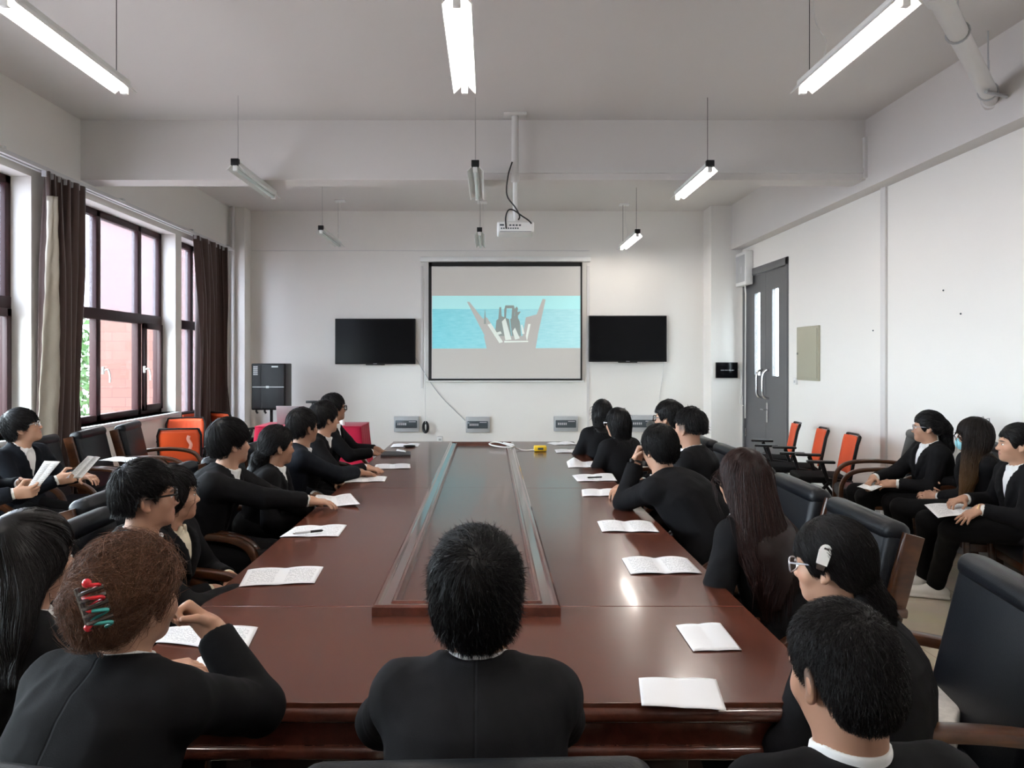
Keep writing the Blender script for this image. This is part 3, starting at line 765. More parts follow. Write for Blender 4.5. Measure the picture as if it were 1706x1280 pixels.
# curtains and rail
root = empty('curtain_rail', (-3.97, 6.5, 3.27)); tag(root, 'long white double curtain rail above the left windows', 'curtain rail')
MB().b2((-0.03, -5.5, 0.0), (0.0, 4.55, 0.035)).b2((0.03, -5.5, 0.0), (0.06, 4.55, 0.035)).build('track', 'rail_white', root)
for y in (-4.5, -2.6, -0.7, 1.2, 3.0, 4.3):
    MB().b2((-0.08, y - 0.02, 0.03), (0.07, y + 0.02, 0.055)).build('rail_bracket', 'rail_white', root)
def curtain(y0t, y1t, y0b, y1b, folds, lab, seed, zb=0.06, lining=False):
    rg = np.random.default_rng(seed); nu, nv = folds * 14, 46
    root = empty('curtain', (-3.93, (y0t + y1t) / 2, 3.26)); o = np.array(root.location); tag(root, lab, 'curtain', 'brown curtains at the left windows')
    u = np.linspace(0, 1, nu); v = np.linspace(0, 1, nv); U, Vv = np.meshgrid(u, v, indexing='ij')
    ph = rg.normal(size=8)
    nar = 1 - 0.12 * np.sin(np.clip(Vv * 1.1, 0, 1) * PI)
    ym = (1 - Vv) * (y0t + (y1t - y0t) * U) + Vv * (y0b + (y1b - y0b) * U)
    yc = (1 - Vv) * (y0t + y1t) / 2 + Vv * (y0b + y1b) / 2
    Y = yc + (ym - yc) * nar + 0.016 * np.sin(2 * PI * folds * U * 2 + ph[0])
    amp = 0.030 + 0.032 * np.clip(Vv * 4, 0, 1)
    X = -3.93 + amp * np.sin(2 * PI * folds * (U + 0.012 * np.sin(3 * Vv + ph[1])) + 0.8 * np.sin(2.2 * Vv + 5 * U + ph[2])) + 0.012 * np.sin(PI * 9 * U + 6 * Vv)
    Z = 3.27 + (zb - 3.27) * Vv
    P = np.stack([X, Y, Z], -1).reshape(-1, 3)
    idx = np.arange(nu * nv).reshape(nu, nv)
    Q = np.stack([idx[:-1, :-1], idx[1:, :-1], idx[1:, 1:], idx[:-1, 1:]], -1).reshape(-1, 4)
    ob = np_mesh('drape', P, Q, 'curtain_brown', root, o); so = ob.modifiers.new('thick', 'SOLIDIFY'); so.thickness = 0.004
    for i in range(folds + 1):
        y = y0t + (y1t - y0t) * i / folds
        MB().b2((-3.95, y - 0.006, 3.22), (-3.91, y + 0.006, 3.285)).build('hook', 'silver_print', root, tuple(o))
    if lining:                                               # the light lining of the turned-over leading edge
        nv2, nu2 = 60, 16; v = np.linspace(0.07, 1, nv2); u = np.linspace(0, 1, nu2); U, Vv = np.meshgrid(u, v, indexing='ij')
        wd = 0.03 + 0.20 * np.clip((Vv - 0.07) / 0.5, 0, 1)
        yb = (1 - Vv) * (y0t + 0.0) + Vv * (y0b - 0.06)
        Y = yb + wd * U; Z = 3.27 + (zb - 3.27) * Vv
        X = -3.93 + 0.085 + 0.03 * np.sin(U * PI) + 0.012 * np.sin(U * 9 + 4 * Vv) - 0.05 * (1 - U) ** 2 + 0.005 * np.sin(Vv * 60 + U * 5) * np.sin(Vv * 23 + U * 9)
        idx = np.arange(nu2 * nv2).reshape(nu2, nv2)
        Q = np.stack([idx[:-1, :-1], idx[1:, :-1], idx[1:, 1:], idx[:-1, 1:]], -1).reshape(-1, 4)
        ob = np_mesh('lining', np.stack([X, Y, Z], -1).reshape(-1, 3), Q, 'curtain_lining', root, o)
        so = ob.modifiers.new('thick', 'SOLIDIFY'); so.thickness = 0.004; ob['label'] = 'shiny beige lining'
curtain(6.36, 6.98, 6.20, 6.86, 6, 'brown curtain with turned-over shiny beige lining, between the near and middle windows', 3, lining=True)
curtain(9.62, 10.78, 9.66, 10.86, 8, 'plain brown curtain at the far left window next to the speaker', 5)

# ================================================================== FURNITURE
# conference table
TX0, TX1, TY0, TY1, TZ = -0.985, 0.870, 1.765, 7.42, 0.76
root = empty('conference_table', ((TX0 + TX1) / 2, (TY0 + TY1) / 2, 0)); o = tuple(root.location)
tag(root, 'long glossy dark mahogany conference table with raised centre frame', 'table')
c = 0.03
for a, b in ((TY0, 2.455), (2.4575, 4.725), (4.7275, TY1)):
    MB().b2((TX0, a, TZ - 0.032), (TX1, b, TZ), 0.0015, 1).build('tabletop', 'table_veneer', root, o)
def rim(m, x0, x1, y0, y1, z0, z1, bev):
    m.b2((x0, y0, z0), (x1, y1, z1), bev, 3)
m = MB(); rim(m, TX0 - 0.012, TX1 + 0.012, TY0 - 0.012, TY1 + 0.012, TZ - 0.05, TZ - 0.012, 0.014)
rim(m, TX0 + 0.012, TX1 - 0.012, TY0 + 0.012, TY1 - 0.012, TZ - 0.115, TZ - 0.05, 0.004)
rim(m, TX0 - 0.004, TX1 + 0.004, TY0 - 0.004, TY1 + 0.004, TZ - 0.145, TZ - 0.11, 0.012)
m.build('edge_moulding', 'table_trim_wood', root, o)
FX0, FX1, FY0, FY1 = -0.385, 0.235, 2.36, 7.10
m = MB()                                                     # raised centre frame: stepped profile swept round a mitred rectangle
prof = [(0, 0), (0, 0.028), (0.008, 0.034), (0.018, 0.034), (0.026, 0.027), (0.055, 0.024), (0.062, 0.030), (0.070, 0.030), (0.078, 0.018), (0.080, 0)]
rings = []
for (x, y, sx, sy) in ((FX0, FY0, 1, 1), (FX1, FY0, -1, 1), (FX1, FY1, -1, -1), (FX0, FY1, 1, -1)):
    rings.append([m.bm.verts.new((x + sx * a, y + sy * a, TZ + b)) for a, b in prof])
for i in range(4):
    A_, B_ = rings[i], rings[(i + 1) % 4]
    for k in range(len(prof) - 1): m.bm.faces.new((A_[k], B_[k], B_[k + 1], A_[k + 1]))
m.build('centre_frame', 'table_trim_wood', root, o, angle=20)
for a, b in ((FY0 + 0.08, 4.725), (4.7275, FY1 - 0.08)):
    MB().b2((FX0 + 0.078, a, TZ - 0.01), (FX1 - 0.078, b, TZ + 0.004)).build('centre_panel', 'table_veneer', root, o)
m = MB(); m.b2((TX0 + 0.26, TY0 + 0.22, 0.06), (TX1 - 0.26, TY1 - 0.22, TZ - 0.11))
m.b2((TX0 + 0.23, TY0 + 0.19, 0), (TX1 - 0.23, TY1 - 0.19, 0.08), 0.006)
m.build('base_cabinet', 'table_base_wood', root, o)
m = MB()
for k in range(5):
    x0 = TX0 + 0.33 + k * 0.25
    m.b2((x0, TY0 + 0.205, 0.14), (x0 + 0.2, TY0 + 0.225, TZ - 0.17), 0.006)
for k in range(9):
    y0 = TY0 + 0.32 + k * 0.57
    for x in (TX0 + 0.245, TX1 - 0.275): m.b2((x, y0, 0.14), (x + 0.03, y0 + 0.47, TZ - 0.17), 0.006)
m.build('base_moulding', 'table_base_wood', root, o)

# leather chairs
def make_leather_chair():
    root = empty('leather_armchair', (0, 0, 0))
    s = MB(); s.box((0, 0.01, 0.435), (0.54, 0.54, 0.115), 0.045, 4)
    s.build('seat', 'black_leather', root)
    R = Matrix.Rotation(math.radians(13), 3, 'X')
    b = MB(); b.box((0, -0.295, 0.70), (0.545, 0.085, 0.53), 0.036, 4, R)
    b.box((0, -0.352, 0.945), (0.548, 0.108, 0.085), 0.040, 4, R)
    b.build('backrest', 'black_leather', root)
    MB().box((0, 0.0, 0.355), (0.52, 0.50, 0.055), 0.008, 2).build('seat_frame', 'chair_wood', root)
    for sx in (-1, 1):
        p = smooth_path([(sx * 0.285, -0.30, 0.0), (sx * 0.285, -0.26, 0.25), (sx * 0.287, -0.27, 0.46), (sx * 0.287, -0.335, 0.72), (sx * 0.287, -0.395, 0.945)], 4)
        MB().sweep(p, 0.036, 0.075, (1, 0, 0)).build('back_post', 'chair_wood', root)
        p = smooth_path([(sx * 0.31, -0.345, 0.665), (sx * 0.325, -0.15, 0.685), (sx * 0.33, 0.06, 0.675), (sx * 0.325, 0.19, 0.635), (sx * 0.315, 0.255, 0.54), (sx * 0.305, 0.265, 0.38), (sx * 0.30, 0.255, 0.18), (sx * 0.295, 0.25, 0.0)], 5)
        MB().sweep(p, 0.055, 0.036, (1, 0, 0)).build('armrest', 'chair_wood', root)
    return root
chair0 = make_leather_chair()
chair_used = [False]
def chair(x, y, yaw, lab, group):
    """yaw: facing direction in degrees, 0 = towards the screen, 90 = towards the right wall"""
    rz = -math.radians(yaw)
    if not chair_used[0]:
        o = chair0; o.location = (x, y, 0); o.rotation_euler = (0, 0, rz); chair_used[0] = True
    else: o = copy_tree(chair0, (x, y, 0), rz)
    o['label'] = lab; o['category'] = 'chair'; o['group'] = group
    if 'right wall' in group: o.scale = (0.80, 1, 1)
    return o
G1 = 'leather armchairs around the conference table'
chair(-0.03, 1.43, -2, 'black leather armchair of the man in the middle, only its back top seen', G1)
chair(-0.70, 1.42, 12, 'black leather armchair of the auburn-haired woman with the hair claw', G1)
chair(0.60, 1.22, -4, 'black leather armchair of the man with cropped hair at near right', G1)
chair(-1.36, 1.98, 84, 'black leather armchair of the long-haired woman at near left', G1)
chair(-1.25, 2.78, 88, 'black leather armchair behind the man with thick black glasses', G1)
chair(-1.45, 3.42, 88, 'black leather armchair of the woman in the cream blouse', G1)
chair(-1.47, 4.14, 90, 'black leather armchair of the man reaching for his paper', G1)
chair(-1.42, 4.80, 90, 'black leather armchair of the woman with low curly ponytail', G1)
chair(-1.40, 5.46, 90, 'black leather armchair of the man in the navy jacket', G1)
chair(-1.42, 6.12, 90, 'black leather armchair second from the far end on the left', G1)
chair(-1.45, 6.78, 90, 'black leather armchair at the far left end of the table', G1)
chair(1.15, 2.10, -80, 'empty black leather armchair at near right with the white case on it', G1)
chair(1.20, 2.99, -88, 'black leather armchair behind the woman with white hair clip, wood post showing', G1)
chair(1.23, 3.68, -88, 'black leather armchair with tall back behind the long brown hair', G1)
chair(1.25, 4.40, -90, 'black leather armchair of the man with the wristwatch', G1)
chair(1.36, 5.10, -90, 'black leather armchair of the man with faded haircut', G1)
chair(1.36, 5.76, -90, 'black leather armchair of the man in glasses at far right', G1)
chair(1.30, 6.40, -88, 'black leather armchair second from the far end on the right', G1)
chair(1.26, 7.05, -84, 'black leather armchair at the far right end of the table', G1)
G2 = 'leather armchairs along the left wall'
chair(-3.36, 4.98, 84, 'black leather armchair of the man looking up by the left window', G2)
chair(-3.36, 4.25, 84, 'black leather armchair at the left picture edge of the half-seen person', G2)
chair(-3.24, 5.74, 86, 'empty black leather armchair by the curtain, beside the looking-up man', G2)
chair(-3.20, 6.42, 84, 'empty black leather armchair in the middle of the left wall row', G2)
chair(-3.18, 7.10, 80, 'empty black leather armchair last of left row, before the orange chairs', G2)
G3 = 'leather armchairs along the right wall'
chair(3.34, 6.30, -70, 'empty black leather armchair between the orange chairs and ponytail woman', G3)
chair(3.44, 5.46, -76, 'black leather armchair of the ponytail woman at the right wall', G3)
chair(3.46, 4.92, -76, 'black leather armchair of the masked woman at the right wall', G3)
chair(3.46, 4.38, -76, 'black leather armchair of the woman with hair pulled back at right edge', G3)
chair(3.36, 3.74, -76, 'empty black leather armchair cut by the right picture edge', G3)

# orange training chairs
def make_orange_chair():
    root = empty('orange_chair', (0, 0, 0))
    R = Matrix.Rotation(math.radians(10), 3, 'X')
    n1, n2 = 14, 10; V = []; 
    for i in range(n1):
        for j in range(n2):
            u, v = i / (n1 - 1) * 2 - 1, j / (n2 - 1)
            hw = 0.205 + 0.012 * v - 0.03 * max(0, v - 0.85) * 4
            V.append((u * hw, -0.25 - 0.07 * v + 0.035 * u * u, 0.50 + 0.36 * v))
    idx = np.arange(n1 * n2).reshape(n1, n2)
    Q = np.stack([idx[:-1, :-1], idx[1:, :-1], idx[1:, 1:], idx[:-1, 1:]], -1).reshape(-1, 4)
    ob = np_mesh('backrest', V, Q, 'orange_fabric', root); so = ob.modifiers.new('thick', 'SOLIDIFY'); so.thickness = 0.025
    m = MB()
    for sx in (-1, 1):
        m.sweep([(sx * 0.215, -0.21, 0.46), (sx * 0.222, -0.232, 0.60), (sx * 0.226, -0.27, 0.80), (sx * 0.20, -0.30, 0.872)], 0.022, 0.03, (1, 0, 0))
    m.sweep([(-0.20, -0.30, 0.872), (0, -0.335, 0.876), (0.20, -0.30, 0.872)], 0.022, 0.02, (0, 1, 0))
    m.build('back_frame', 'black_plastic', root)
    MB().box((0, 0.02, 0.455), (0.46, 0.46, 0.06), 0.028, 4).build('seat', 'trouser_black', root)
    for sx in (-1, 1):
        m = MB()
        m.sweep([(sx * 0.25, -0.22, 0.44), (sx * 0.26, 0.0, 0.47), (sx * 0.265, 0.05, 0.62)], 0.03, 0.04, (1, 0, 0))
        m.box((sx * 0.265, 0.06, 0.635), (0.075, 0.25, 0.026), 0.011, 3)
        m.build('armrest', 'black_plastic', root)
        for sy, yy in ((1, 0.24), (-1, -0.27)):
            l = MB().sweep([(sx * 0.24, -0.02, 0.44), (sx * 0.25, yy * 0.6, 0.25), (sx * 0.26, yy, 0.06)], 0.024, 0.03, (1, 0, 0)).build('leg', 'black_plastic', root)
            MB().cyl((sx * 0.26 - 0.014, yy, 0.028), (sx * 0.26 + 0.014, yy, 0.028), 0.028, 12).build('caster', 'black_plastic', l)
    return root
oc = make_orange_chair(); G4 = 'orange training chairs'
oc.location = (3.25, 8.35, 0); oc.rotation_euler = (0, 0, math.radians(74)); tag(oc, 'orange-backed training chair at right wall closest to the grey door', 'chair', G4)
copy_tree(oc, (3.25, 7.68, 0), math.radians(76), 'orange-backed training chair at right wall, middle of the three')
copy_tree(oc, (3.25, 7.06, 0), math.radians(78), 'orange-backed training chair at right wall nearest the leather armchairs')
copy_tree(oc, (-3.70, 8.75, 0), math.radians(-160), 'orange training chair half hidden behind the printed orange chair')
copy_tree(oc, (-3.80, 9.75, 0), math.radians(-120), 'orange training chair in the corner before the far window')
copy_tree(oc, (-3.60, 10.25, 0), math.radians(-30), 'orange training chair standing before the far brown curtain')
big = copy_tree(oc, (-3.42, 8.06, 0), math.radians(14), 'orange training chair with pale print on its back, left wall')
big.scale = (0.98, 0.98, 0.98)
for ch in big.children:
    if ch.name.startswith('backrest'): ch.data = ch.data.copy(); ch.data.materials[0] = MATS['orange_plastic']
m = MB()
m.sweep(smooth_path([(0.11, -0.345, 0.80), (0.10, -0.338, 0.76), (0.13, -0.335, 0.70), (0.115, -0.325, 0.64), (0.16, -0.31, 0.60)], 4), 0.006, 0.035, (0, 1, 0))
m.build('back_print', 'orange_print', big)

# speaker on its stand
root = empty('loudspeaker', (-3.15, 10.30, 0.885)); tag(root, 'large black loudspeaker box on a pole at back left', 'loudspeaker')
MB().b2((-0.245, -0.02, 0), (0.245, 0.30, 0.665), 0.015, 3).build('cabinet', 'black_plastic', root)
g = MB().b2((-0.225, -0.035, 0.02), (-0.105, -0.018, 0.645), 0.004).b2((-0.09, -0.035, 0.02), (0.225, -0.018, 0.645), 0.004)
g.b2((-0.225, -0.03, 0.02), (0.225, -0.02, 0.645)).build('grille', 'grille_grey', root)
MB().b2((-0.225, -0.039, 0.325), (0.225, -0.034, 0.335)).b2((-0.03, -0.042, 0.315), (0.01, -0.034, 0.345)).build('badge', 'silver_print', root)
m = MB()
for i in range(3):
    for j in range(5): m.b2((-0.21 + i * 0.022, -0.041, 0.50 + j * 0.027), (-0.194 + i * 0.022, -0.034, 0.52 + j * 0.027))
m.b2((0.05, -0.041, 0.61), (0.14, -0.034, 0.63)); m.build('printed_mark', 'silver_print', root)
m = MB()
for x in (-0.18, -0.06): m.tube([(x, 0, 0.0), (x, 0, -0.02), (x + 0.02, 0, -0.05)], 0.015, 8)
m.build('clamp_knob', 'black_plastic', root)
root = empty('speaker_stand', (-3.15, 10.42, 0)); tag(root, 'black tripod stand carrying the loudspeaker', 'stand')
MB().cyl((0, 0, 0.12), (0, 0, 0.885), 0.022, 12).build('pole', 'black_plastic', root)
for a in (90, 210, 330):
    c_, s_ = math.cos(math.radians(a)), math.sin(math.radians(a))
    MB().tube([(0.02 * c_, 0.02 * s_, 0.42), (0.40 * c_, 0.40 * s_, 0.015)], 0.013, 8).build('leg', 'black_plastic', root)

# red draped desk, laptop, bottle
root = empty('draped_desk', (-2.26, 9.28, 0)); tag(root, 'desk draped with crimson velvet behind the seated people on left', 'desk')
nx, nz = 90, 12; per = []
W2, D2 = 0.66, 0.30
for k in range(nx):
    t = k / nx * 4; s = int(t); f = t - s
    c4 = [(-W2, -D2), (W2, -D2), (W2, D2), (-W2, D2)]; a, b = np.array(c4[s]), np.array(c4[(s + 1) % 4]); per.append(a + (b - a) * f)
per = np.array(per); V = []
for j in range(nz):
    v = j / (nz - 1); out = 1 + 0.10 * v; wob = 1 + 0.035 * v * np.sin(np.arange(nx) * 2 * PI * 17 / nx)
    V.append(np.column_stack([per * (out * wob)[:, None], np.full(nx, 0.77 - 0.755 * v)]))
V = np.concatenate(V); idx = np.arange(nx * nz).reshape(nz, nx); nxt = np.roll(idx, -1, 1)
Q = np.stack([idx[:-1], idx[1:], nxt[1:], nxt[:-1]], -1).reshape(-1, 4)
np_mesh('cloth_skirt', V + np.array(root.location), Q, 'red_velvet', root, np.array(root.location))
MB().box((0, 0, 0.765), (2 * W2 + 0.01, 2 * D2 + 0.01, 0.02), 0.008, 3).build('cloth_top', 'red_velvet', root)
MB().b2((-W2 + 0.03, -D2 + 0.03, 0), (W2 - 0.03, D2 - 0.03, 0.75)).build('desk_body', 'table_base_wood', root)
root = empty('laptop', (-2.53, 9.22, 0.776)); tag(root, 'open grey laptop seen from behind on the crimson desk', 'laptop')
MB().b2((-0.18, 0, 0), (0.18, 0.24, 0.018), 0.004).build('keyboard_base', 'laptop_grey', root)
MB().box((0, -0.035, 0.125), (0.36, 0.010, 0.235), 0.004, 2, Matrix.Rotation(math.radians(14), 3, 'X')).build('lid', 'laptop_grey', root)
root = empty('water_bottle', (-1.86, 9.12, 0.776)); tag(root, 'white bottle standing on the crimson desk beside a face', 'bottle')
MB().lathe([(0.03, 0), (0.033, 0.01), (0.033, 0.11), (0.014, 0.15), (0.014, 0.165)], (0, 0, 0)).build('bottle_body', 'white_plastic', root)
MB().lathe([(0.016, 0.16), (0.016, 0.185), (0.012, 0.19)], (0, 0, 0)).build('cap', 'grey_plastic', root)
root = empty('document_camera', (-2.32, 9.45, 0.776)); tag(root, 'small black camera head on a stem on the crimson desk', 'camera')
MB().b2((-0.07, -0.05, 0), (0.07, 0.05, 0.02), 0.005).cyl((0, 0, 0.02), (0, 0, 0.26), 0.010, 8).build('stem', 'black_plastic', root)
MB().b2((-0.08, -0.03, 0.26), (0.08, 0.03, 0.29), 0.006).build('head', 'black_plastic', root)
# ================================================================== PEOPLE: implicit surfaces turned into quads
F4 = np.float32
def unit(v): v = np.asarray(v, float); return v / (np.linalg.norm(v) + 1e-12)
def smin(a, b, k):
    if k <= 0: return np.minimum(a, b)
    h = np.maximum(k - np.abs(a - b), 0) / k
    return np.minimum(a, b) - h * h * k * 0.25
def smax(a, b, k): return -smin(-a, -b, k)

class Field:
    def __init__(s): s.ops = []
    def u(s, prim, k=0.0): s.ops.append(('u', *prim, k)); return s
    def sub(s, prim, k=0.0): s.ops.append(('s', *prim, k)); return s
    def ev(s, P, cen, rad, pad):
        nb, m = P.shape[:2]; D = np.full((nb, m), 1.0, F4)
        for op, fn, c, r, k in s.ops:
            sel = np.nonzero(((cen - c.astype(F4)) ** 2).sum(1) < (r + rad + pad + k) ** 2)[0]
            if not len(sel): continue
            d = fn(P[sel].reshape(-1, 3)).reshape(len(sel), m).astype(F4)
            D[sel] = smin(D[sel], d, k) if op == 'u' else smax(D[sel], -d, k)
        return D
    def at(s, P): return s.ev(P[:, None, :].astype(F4), P.astype(F4), 0.0, 0.09)[:, 0]
    def grad(s, P, e=0.004):
        P = P.astype(F4); d0 = s.at(P); g = np.empty_like(P)
        for i in range(3):
            q = P.copy(); q[:, i] += e; g[:, i] = s.at(q) - d0
        g /= (np.linalg.norm(g, axis=1, keepdims=True) + 1e-9)
        return d0, g

def mesh_field(F, h):
    B = 8
    us = [o for o in F.ops if o[0] == 'u']
    lo = np.min([o[2] - o[3] for o in us], 0) - 3 * h; hi = np.max([o[2] + o[3] for o in us], 0) + 3 * h
    nb = np.ceil((hi - lo) / (h * B)).astype(int) + 1
    bi = np.stack(np.meshgrid(*[np.arange(n) for n in nb], indexing='ij'), -1).reshape(-1, 3)
    cen = (lo + (bi * B + 3.5) * h).astype(F4)
    rad = 3.5 * h * 1.7321 + h
    Dc = F.ev(cen[:, None, :], cen, 0.0, rad * 2.2)[:, 0]
    act = np.abs(Dc) < rad * 1.7
    ab = bi[act]
    of = np.stack(np.meshgrid(*[np.arange(B)] * 3, indexing='ij'), -1).reshape(-1, 3)
    P = (lo + (ab[:, None, :] * B + of[None]) * h).astype(F4)
    D = F.ev(P, cen[act], rad, 0.03)
    N = nb * B
    G = np.empty(N, F4); G6 = G.reshape(nb[0], B, nb[1], B, nb[2], B)
    G6[bi[:, 0], :, bi[:, 1], :, bi[:, 2], :] = Dc[:, None, None, None]
    G6[ab[:, 0], :, ab[:, 1], :, ab[:, 2], :] = D.reshape(-1, B, B, B)
    ci = (ab[:, None, :] * B + of[None]).reshape(-1, 3)
    ci = ci[(ci < N - 1).all(1)]
    st = np.array([N[1] * N[2], N[2], 1])
    idx = ci @ st; Gf = G.ravel()
    co = np.array([(i, j, k) for i in (0, 1) for j in (0, 1) for k in (0, 1)])
    c8 = np.stack([Gf[idx + o @ st] for o in co], 1); ng = c8 < 0
    mx = ng.any(1) & ~ng.all(1)
    idx, ci, c8 = idx[mx], ci[mx], c8[mx]
    acc = np.zeros((len(idx), 3)); cnt = np.zeros(len(idx))
    for a in range(8):
        for e in range(3):
            if co[a][e] == 0:
                b = a + (4, 2, 1)[e]; va, vb = c8[:, a], c8[:, b]; cr = (va < 0) != (vb < 0)
                t = np.where(cr, va / np.where(cr, va - vb, 1), 0)
                p = np.repeat(co[a][None].astype(float), len(idx), 0); p[:, e] += t
                acc += np.where(cr[:, None], p, 0); cnt += cr
    V = lo + (ci + acc / cnt[:, None]) * h
    vid = np.full(Gf.size, -1, np.int32); vid[idx] = np.arange(len(idx))
    Q = []
    for e, (p, q) in enumerate(((1, 2), (2, 0), (0, 1))):
        va, vb = c8[:, 0], c8[:, (4, 2, 1)[e]]; cr = np.nonzero((va < 0) != (vb < 0))[0]
        i0 = idx[cr]; q4 = np.stack([vid[i0], vid[i0 - st[p]], vid[i0 - st[p] - st[q]], vid[i0 - st[q]]], 1)
        fl = va[cr] >= 0; q4[fl] = q4[fl][:, ::-1]; Q.append(q4[(q4 >= 0).all(1)])
    return V, np.concatenate(Q)

# primitives: (function, centre, bounding radius)
def cap(a, b, ra, rb):
    a, b = np.asarray(a, F4), np.asarray(b, F4); ab = b - a; L2 = float(ab @ ab) + 1e-12
    def fn(P):
        t = np.clip((P - a) @ ab / L2, 0, 1)
        return np.linalg.norm(P - a - t[:, None] * ab, axis=1) - (ra + (rb - ra) * t)
    return fn, (a + b) / 2, math.sqrt(L2) / 2 + max(ra, rb)
def ell(c, R, r):
    c, R, r = np.asarray(c, F4), np.asarray(R, F4), np.asarray(r, F4)
    def fn(P):
        q = (P - c) @ R; k0 = np.linalg.norm(q / r, axis=1); k1 = np.linalg.norm(q / (r * r), axis=1)
        return k0 * (k0 - 1) / (k1 + 1e-9)
    return fn, c, float(r.max())
def rbox(c, R, hh, rd):
    c, R, hh = np.asarray(c, F4), np.asarray(R, F4), np.asarray(hh, F4)
    def fn(P):
        q = np.abs((P - c) @ R) - (hh - rd)
        return np.linalg.norm(np.maximum(q, 0), axis=1) + np.minimum(q.max(1), 0) - rd
    return fn, c, float(np.linalg.norm(hh))
def loft(P0, u, s, f, L, tt, aa, bb, oy, ox=None, n=2.4):
    P0 = np.asarray(P0, F4); u, s, f = [np.asarray(v, F4) for v in (u, s, f)]
    tt = np.asarray(tt, float); mid = (tt[0] + tt[-1]) / 2
    def fn(P):
        q = P - P0; t = (q @ u) / L
        a = np.interp(t, tt, aa); b = np.interp(t, tt, bb)
        x = np.abs(q @ s - (np.interp(t, tt, ox) if ox is not None else 0)) / a; y = np.abs(q @ f - np.interp(t, tt, oy)) / b
        d = ((x ** n + y ** n) ** (1 / n) - 1) * np.minimum(a, b)
        return smax(d, np.maximum(t - tt[-1], tt[0] - t) * L, 0.02)
    return fn, P0 + u * mid * L, math.hypot((tt[-1] - tt[0]) * L / 2, max(max(aa), max(bb)) + max(abs(v) for v in oy) + 0.01)

def frame(yaw, pitch=0.0, roll=0.0):
    y, p, r = [math.radians(v) for v in (yaw, pitch, roll)]
    f = np.array([math.sin(y) * math.cos(p), math.cos(y) * math.cos(p), math.sin(p)])
    s = np.array([math.cos(y), -math.sin(y), 0.0]); u = np.cross(s, f)
    s2 = s * math.cos(r) - u * math.sin(r); u2 = np.cross(s2, f)
    return np.column_stack([s2, f, u2])

def vnoise(P, scale, seed, n=7):
    rg = np.random.default_rng(seed); o = np.zeros(len(P))
    for i in range(n):
        k = rg.normal(size=3) * scale * (0.6 + 0.25 * i); o += np.sin(P @ k + rg.random() * 6.28 + 1.3 * np.sin(P @ (rg.normal(size=3) * scale * 0.5) + i)) / (1 + 0.3 * i)
    return o / n * 1.8

def vnormals(V, Q):
    n = np.cross(V[Q[:, 2]] - V[Q[:, 0]], V[Q[:, 3]] - V[Q[:, 1]]); N = np.zeros_like(V)
    for i in range(4):
        for c in range(3): N[:, c] += np.bincount(Q[:, i], n[:, c], len(V))
    return N / (np.linalg.norm(N, axis=1, keepdims=True) + 1e-12)

def wrinkle(V, Q, amp, scale, seed):
    N = vnormals(V, Q); w = vnoise(V * np.array([1, 1, 0.55]), scale, seed)
    w = 1 - np.abs(w) * 2.0
    return V + N * (np.clip(w, -1, 1) * amp)[:, None]

def strand_tubes(Pts, r0, seed=0):
    """Pts (n,S,3) -> thin tapered three-sided tubes"""
    n, S, _ = Pts.shape
    T = np.gradient(Pts, axis=1); T /= (np.linalg.norm(T, axis=2, keepdims=True) + 1e-9)
    rg = np.random.default_rng(seed); ref = rg.normal(size=(n, 1, 3))
    A = np.cross(T, ref); A /= (np.linalg.norm(A, axis=2, keepdims=True) + 1e-9); Bn = np.cross(T, A)
    s = np.linspace(0, 1, S); rr = r0 * (1.0 - 0.9 * s ** 2.5) * (0.55 + 0.45 * np.minimum(1, s * 5))
    R = rr[None, :, None] * (0.6 + 0.8 * rg.random((n, 1, 1)))
    ang = [0, 2.094, 4.189]
    V = np.stack([Pts + R * (A * math.cos(a) + Bn * math.sin(a)) for a in ang], 2).reshape(-1, 3)
    i = np.arange(n)[:, None, None] * (S * 3) + np.arange(S - 1)[None, :, None] * 3 + np.arange(3)[None, None, :]
    j = np.arange(n)[:, None, None] * (S * 3) + np.arange(S - 1)[None, :, None] * 3 + (np.arange(3)[None, None, :] + 1) % 3
    return V, np.stack([i, j, j + 3, i + 3], -1).reshape(-1, 4)

def grow(F, roots, flow, S, seg, lift, mess, seed, body=None, free=0.72):
    rg = np.random.default_rng(seed); n = len(roots); P = roots.astype(float).copy(); out = [P.copy()]
    jit = rg.normal(size=(n, 3)) * mess; sg = seg * (0.55 + 0.9 * rg.random(n)); lf = lift * (0.3 + 1.4 * rg.random(n))
    last = flow(P)
    for k in range(S - 1):
        d, g = F.grad(P); fl = flow(P) + jit + rg.normal(size=(n, 3)) * mess * 0.4
        fl /= (np.linalg.norm(fl, axis=1, keepdims=True) + 1e-9)
        dot = (fl * g).sum(1); fr = (dot > free) | (d > 0.05)
        tan = fl - g * dot[:, None]; tan /= (np.linalg.norm(tan, axis=1, keepdims=True) + 1e-9)
        step = np.where(fr[:, None], 0.6 * last + 0.4 * fl, 0.5 * tan + 0.5 * (last - g * (last * g).sum(1)[:, None]))
        step /= (np.linalg.norm(step, axis=1, keepdims=True) + 1e-9); last = step
        P = P + step * np.where(fr, sg * 0.45, sg)[:, None]
        d, g = F.grad(P); corr = np.where(fr | (np.abs(d) > 0.03), 0, lf * (k + 1) / S - d)
        if body is not None: corr = np.where(body.at(P) < 0.016, 0, corr)
        P = P + g * corr[:, None]
        if body is not None:
            d, g = body.grad(P); P = P + g * np.clip(0.005 - d, 0, 0.03)[:, None]
        out.append(P.copy())
    Pts = np.stack(out, 1)
    far = F.at(Pts.reshape(-1, 3)).reshape(n, S)
    return Pts[(far[:, :] < (lift * 2.2 + 0.006 if body is None else 0.055)).all(1)]

